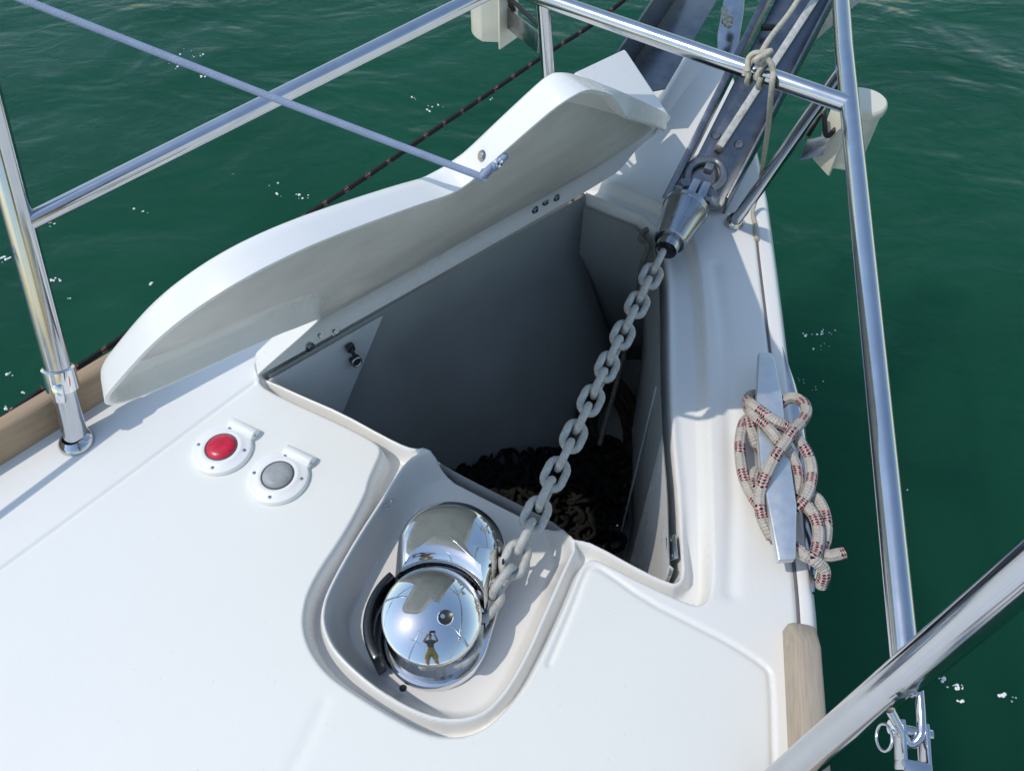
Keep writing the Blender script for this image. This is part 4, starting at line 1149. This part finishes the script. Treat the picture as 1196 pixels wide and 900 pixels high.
nav_light('cream plastic navigation light under the port pulpit rail at the top edge', b_, t_, Vector((-.80, .60, 0)), .092, P(630, 50, .33))

# ---------------------------------------------------------------- mast behind the photographer (mirrored in the windlass cap)
def mast():
    b = cabin_c + aft_ax * 1.2; b.z = .3
    root = thing('mast', 'tall mast with two pairs of spreaders, mirrored in the windlass cap', 'mast', tuple(b))
    tube('mast_tube', [b, b + Vector((0, 0, 13))], .085, M['alu'], root, 20)
    sdv = Vector((-aft_ax.y, aft_ax.x, 0))
    for z in (4.5, 8.6):
        for s in (-1, 1):
            tube('spreader', [b + Vector((0, 0, z)), b + sdv * (s * 1.0) + aft_ax * .2 + Vector((0, 0, z + .08))], .035, M['alu'], root, 10)
mast()

# ---------------------------------------------------------------- the photographer, mirrored in the windlass cap
def person():
    root = thing('person', 'person in grey shirt and yellow shorts holding a phone, mirrored in the windlass cap', 'person', (0, -.50, 0))
    M['skin'] = mat('skin', (.42, .24, .16), .5); M['shirt'] = mat('grey_cloth', (.13, .14, .16), .85, var=.1, vscale=15)
    M['shorts'] = mat('yellow_cloth', (.32, .29, .10), .85, var=.25, vscale=14); M['hair'] = mat('dark_hair', (.03, .02, .015), .7)
    def skin(name, nodes, edges, m, rootv=0, sub=2):
        me = bpy.data.meshes.new(name); me.from_pydata([n[0] for n in nodes], edges, [])
        o = bpy.data.objects.new(name, me); COL.objects.link(o); o.parent = root; o.location = -parent_world(root)
        md = o.modifiers.new('skin', 'SKIN'); me.skin_vertices.new() if not me.skin_vertices else None
        for v, n in zip(me.skin_vertices[0].data, nodes):
            r = n[1]; v.radius = (r, r) if not isinstance(r, tuple) else r
        me.skin_vertices[0].data[rootv].use_root = True
        o.modifiers.new('sub', 'SUBSURF').levels = sub; o.modifiers[-1].render_levels = sub
        me.materials.append(m); o.modifiers['skin'].use_smooth_shade = True
        return o
    y = -.50
    N = [((0, y - .02, .76), .115), ((0, y, .92), .11), ((0, y + .03, 1.06), .13), ((0, y + .07, 1.17), .10), ((0, y + .11, 1.235), .05), ((0, y + .15, 1.29), .055),
         ((0, y + .18, 1.345), .085), ((0, y + .19, 1.42), .075)]
    E = [(i, i + 1) for i in range(7)]
    for s in (-1, 1):
        b = len(N)
        N += [((s * .10, y + .06, 1.16), .062), ((s * .17, y + .07, 1.14), .055), ((s * .23, y + .20, .99), .040), ((s * .16, y + .34, 1.00), .033), ((s * .088, y + .43, 1.035), .024)]
        E += [(3, b), (b, b + 1), (b + 1, b + 2), (b + 2, b + 3), (b + 3, b + 4)]
        b = len(N)
        N += [((s * .085, y - .02, .70), .085), ((s * .11, y + .02, .40), .055), ((s * .115, y + .005, .26), .050), ((s * .12, y - .03, .06), .032), ((s * .125, y + .03, .028), .030), ((s * .13, y + .12, .022), .024)]
        E += [(0, b), (b, b + 1), (b + 1, b + 2), (b + 2, b + 3), (b + 3, b + 4), (b + 4, b + 5)]
    skin('body', N, E, M['skin'])
    Sn = [((0, y - .02, .78), .135), ((0, y, .92), .128), ((0, y + .03, 1.06), .146), ((0, y + .07, 1.165), .115), ((0, y + .10, 1.215), .06)]
    Se = [(0, 1), (1, 2), (2, 3), (3, 4)]
    for s in (-1, 1):
        b = len(Sn); Sn += [((s * .10, y + .06, 1.16), .072), ((s * .17, y + .07, 1.14), .066), ((s * .205, y + .14, 1.06), .056)]; Se += [(3, b), (b, b + 1), (b + 1, b + 2)]
    skin('shirt', Sn, Se, M['shirt'])
    Sn = [((0, y - .02, .79), .130), ((0, y - .02, .72), .125)]; Se = [(0, 1)]
    for s in (-1, 1):
        b = len(Sn); Sn += [((s * .088, y - .015, .66), .100), ((s * .105, y + .01, .50), .088), ((s * .108, y + .015, .45), .088)]; Se += [(1, b), (b, b + 1), (b + 1, b + 2)]
    skin('shorts', Sn, Se, M['shorts'])
    # head details
    hc = Vector((0, y + .19, 1.395)); fwd = Vector((0, .80, -.60)); upv = Vector((0, .60, .80)); rt = Vector((1, 0, 0))
    V, Fc = lathe_data([(0, .098), (.04, .092), (.075, .066), (.088, .03), (.090, -.01), (.082, -.045)], 24)
    Rm = Matrix((rt, fwd, upv)).transposed()
    mesh('hair', [hc + Rm @ Vector((v.x * .92, v.y * 1.05 - .022, v.z + .008)) for v in V], Fc, root, M['hair'], True)
    mesh('nose', *merge([([hc + Rm @ Vector(q) for q in ((-.012, .080, -.045), (.012, .080, -.045), (0, .105, -.040), (0, .082, .0))], [(0, 1, 2), (0, 2, 3), (1, 3, 2), (0, 3, 1)])]), root, M['skin'], bevel=.003)
    for s in (-1, 1):
        lathe('eye', [(0, .004), (.007, .003), (.010, 0)], hc + Rm @ Vector((s * .032, .082, -.004)), M['hair'], root, fwd, 12)
        lathe('ear', [(0, .006), (.012, .005), (.018, 0), (.012, -.006), (0, -.006)], hc + Rm @ Vector((s * .084, .0, -.015)), M['skin'], root, rt, 14)
    lathe('mouth', [(0, .002), (.018, .001), (.022, 0)], hc + Rm @ Vector((0, .074, -.065)), M['shorts'] if False else mat('lips', (.30, .12, .10), .5), root, fwd, 14)
    # phone just behind the lens
    vd = Vector((0, ST, -CT)); pu = Vector((0, CT, ST)); pc = Vector((0, 0, CAMH)) - vd * .012
    Rp = Matrix((rt, pu, vd)).transposed()
    ph = box('phone', pc + rt * .045, .15, .072, .008, M['darkplastic'], root, Rp, .003)
    # hands: palm, four curled fingers and a thumb round each end of the phone
    for s in (-1, 1):
        w = Vector((s * .088 + (.045 if s > 0 else .02), y + .43, 1.035)); e = pc + rt * (.045 + s * .078) - vd * .012
        hn = [(w, .022), (w.lerp(e, .5) - pu * .012, (.030, .016)), (e - pu * .014, (.030, .013))]; he = [(0, 1), (1, 2)]
        for k in range(4):
            o = pu * (.026 - k * .018); b = len(hn); ln = (.9, 1.0, .95, .75)[k]
            hn += [(e + o - pu * .004 + rt * (s * .004), .0085), (e + o + vd * .010 * ln + rt * (s * .010), .0082), (e + o + vd * .016 * ln - rt * (s * .012 * ln) - vd * .012, .0075)]
            he += [(2, b), (b, b + 1), (b + 1, b + 2)]
        b = len(hn); hn += [(e - pu * .030 - vd * .006, .010), (e - pu * .034 - vd * .014 - rt * (s * .020), .0088), (e - pu * .022 - vd * .016 - rt * (s * .038), .0078)]
        he += [(1, b), (b, b + 1), (b + 1, b + 2)]
        skin('hand', [((q.x, q.y, q.z), r) for q, r in hn], he, M['skin'], 0, 1)
person()
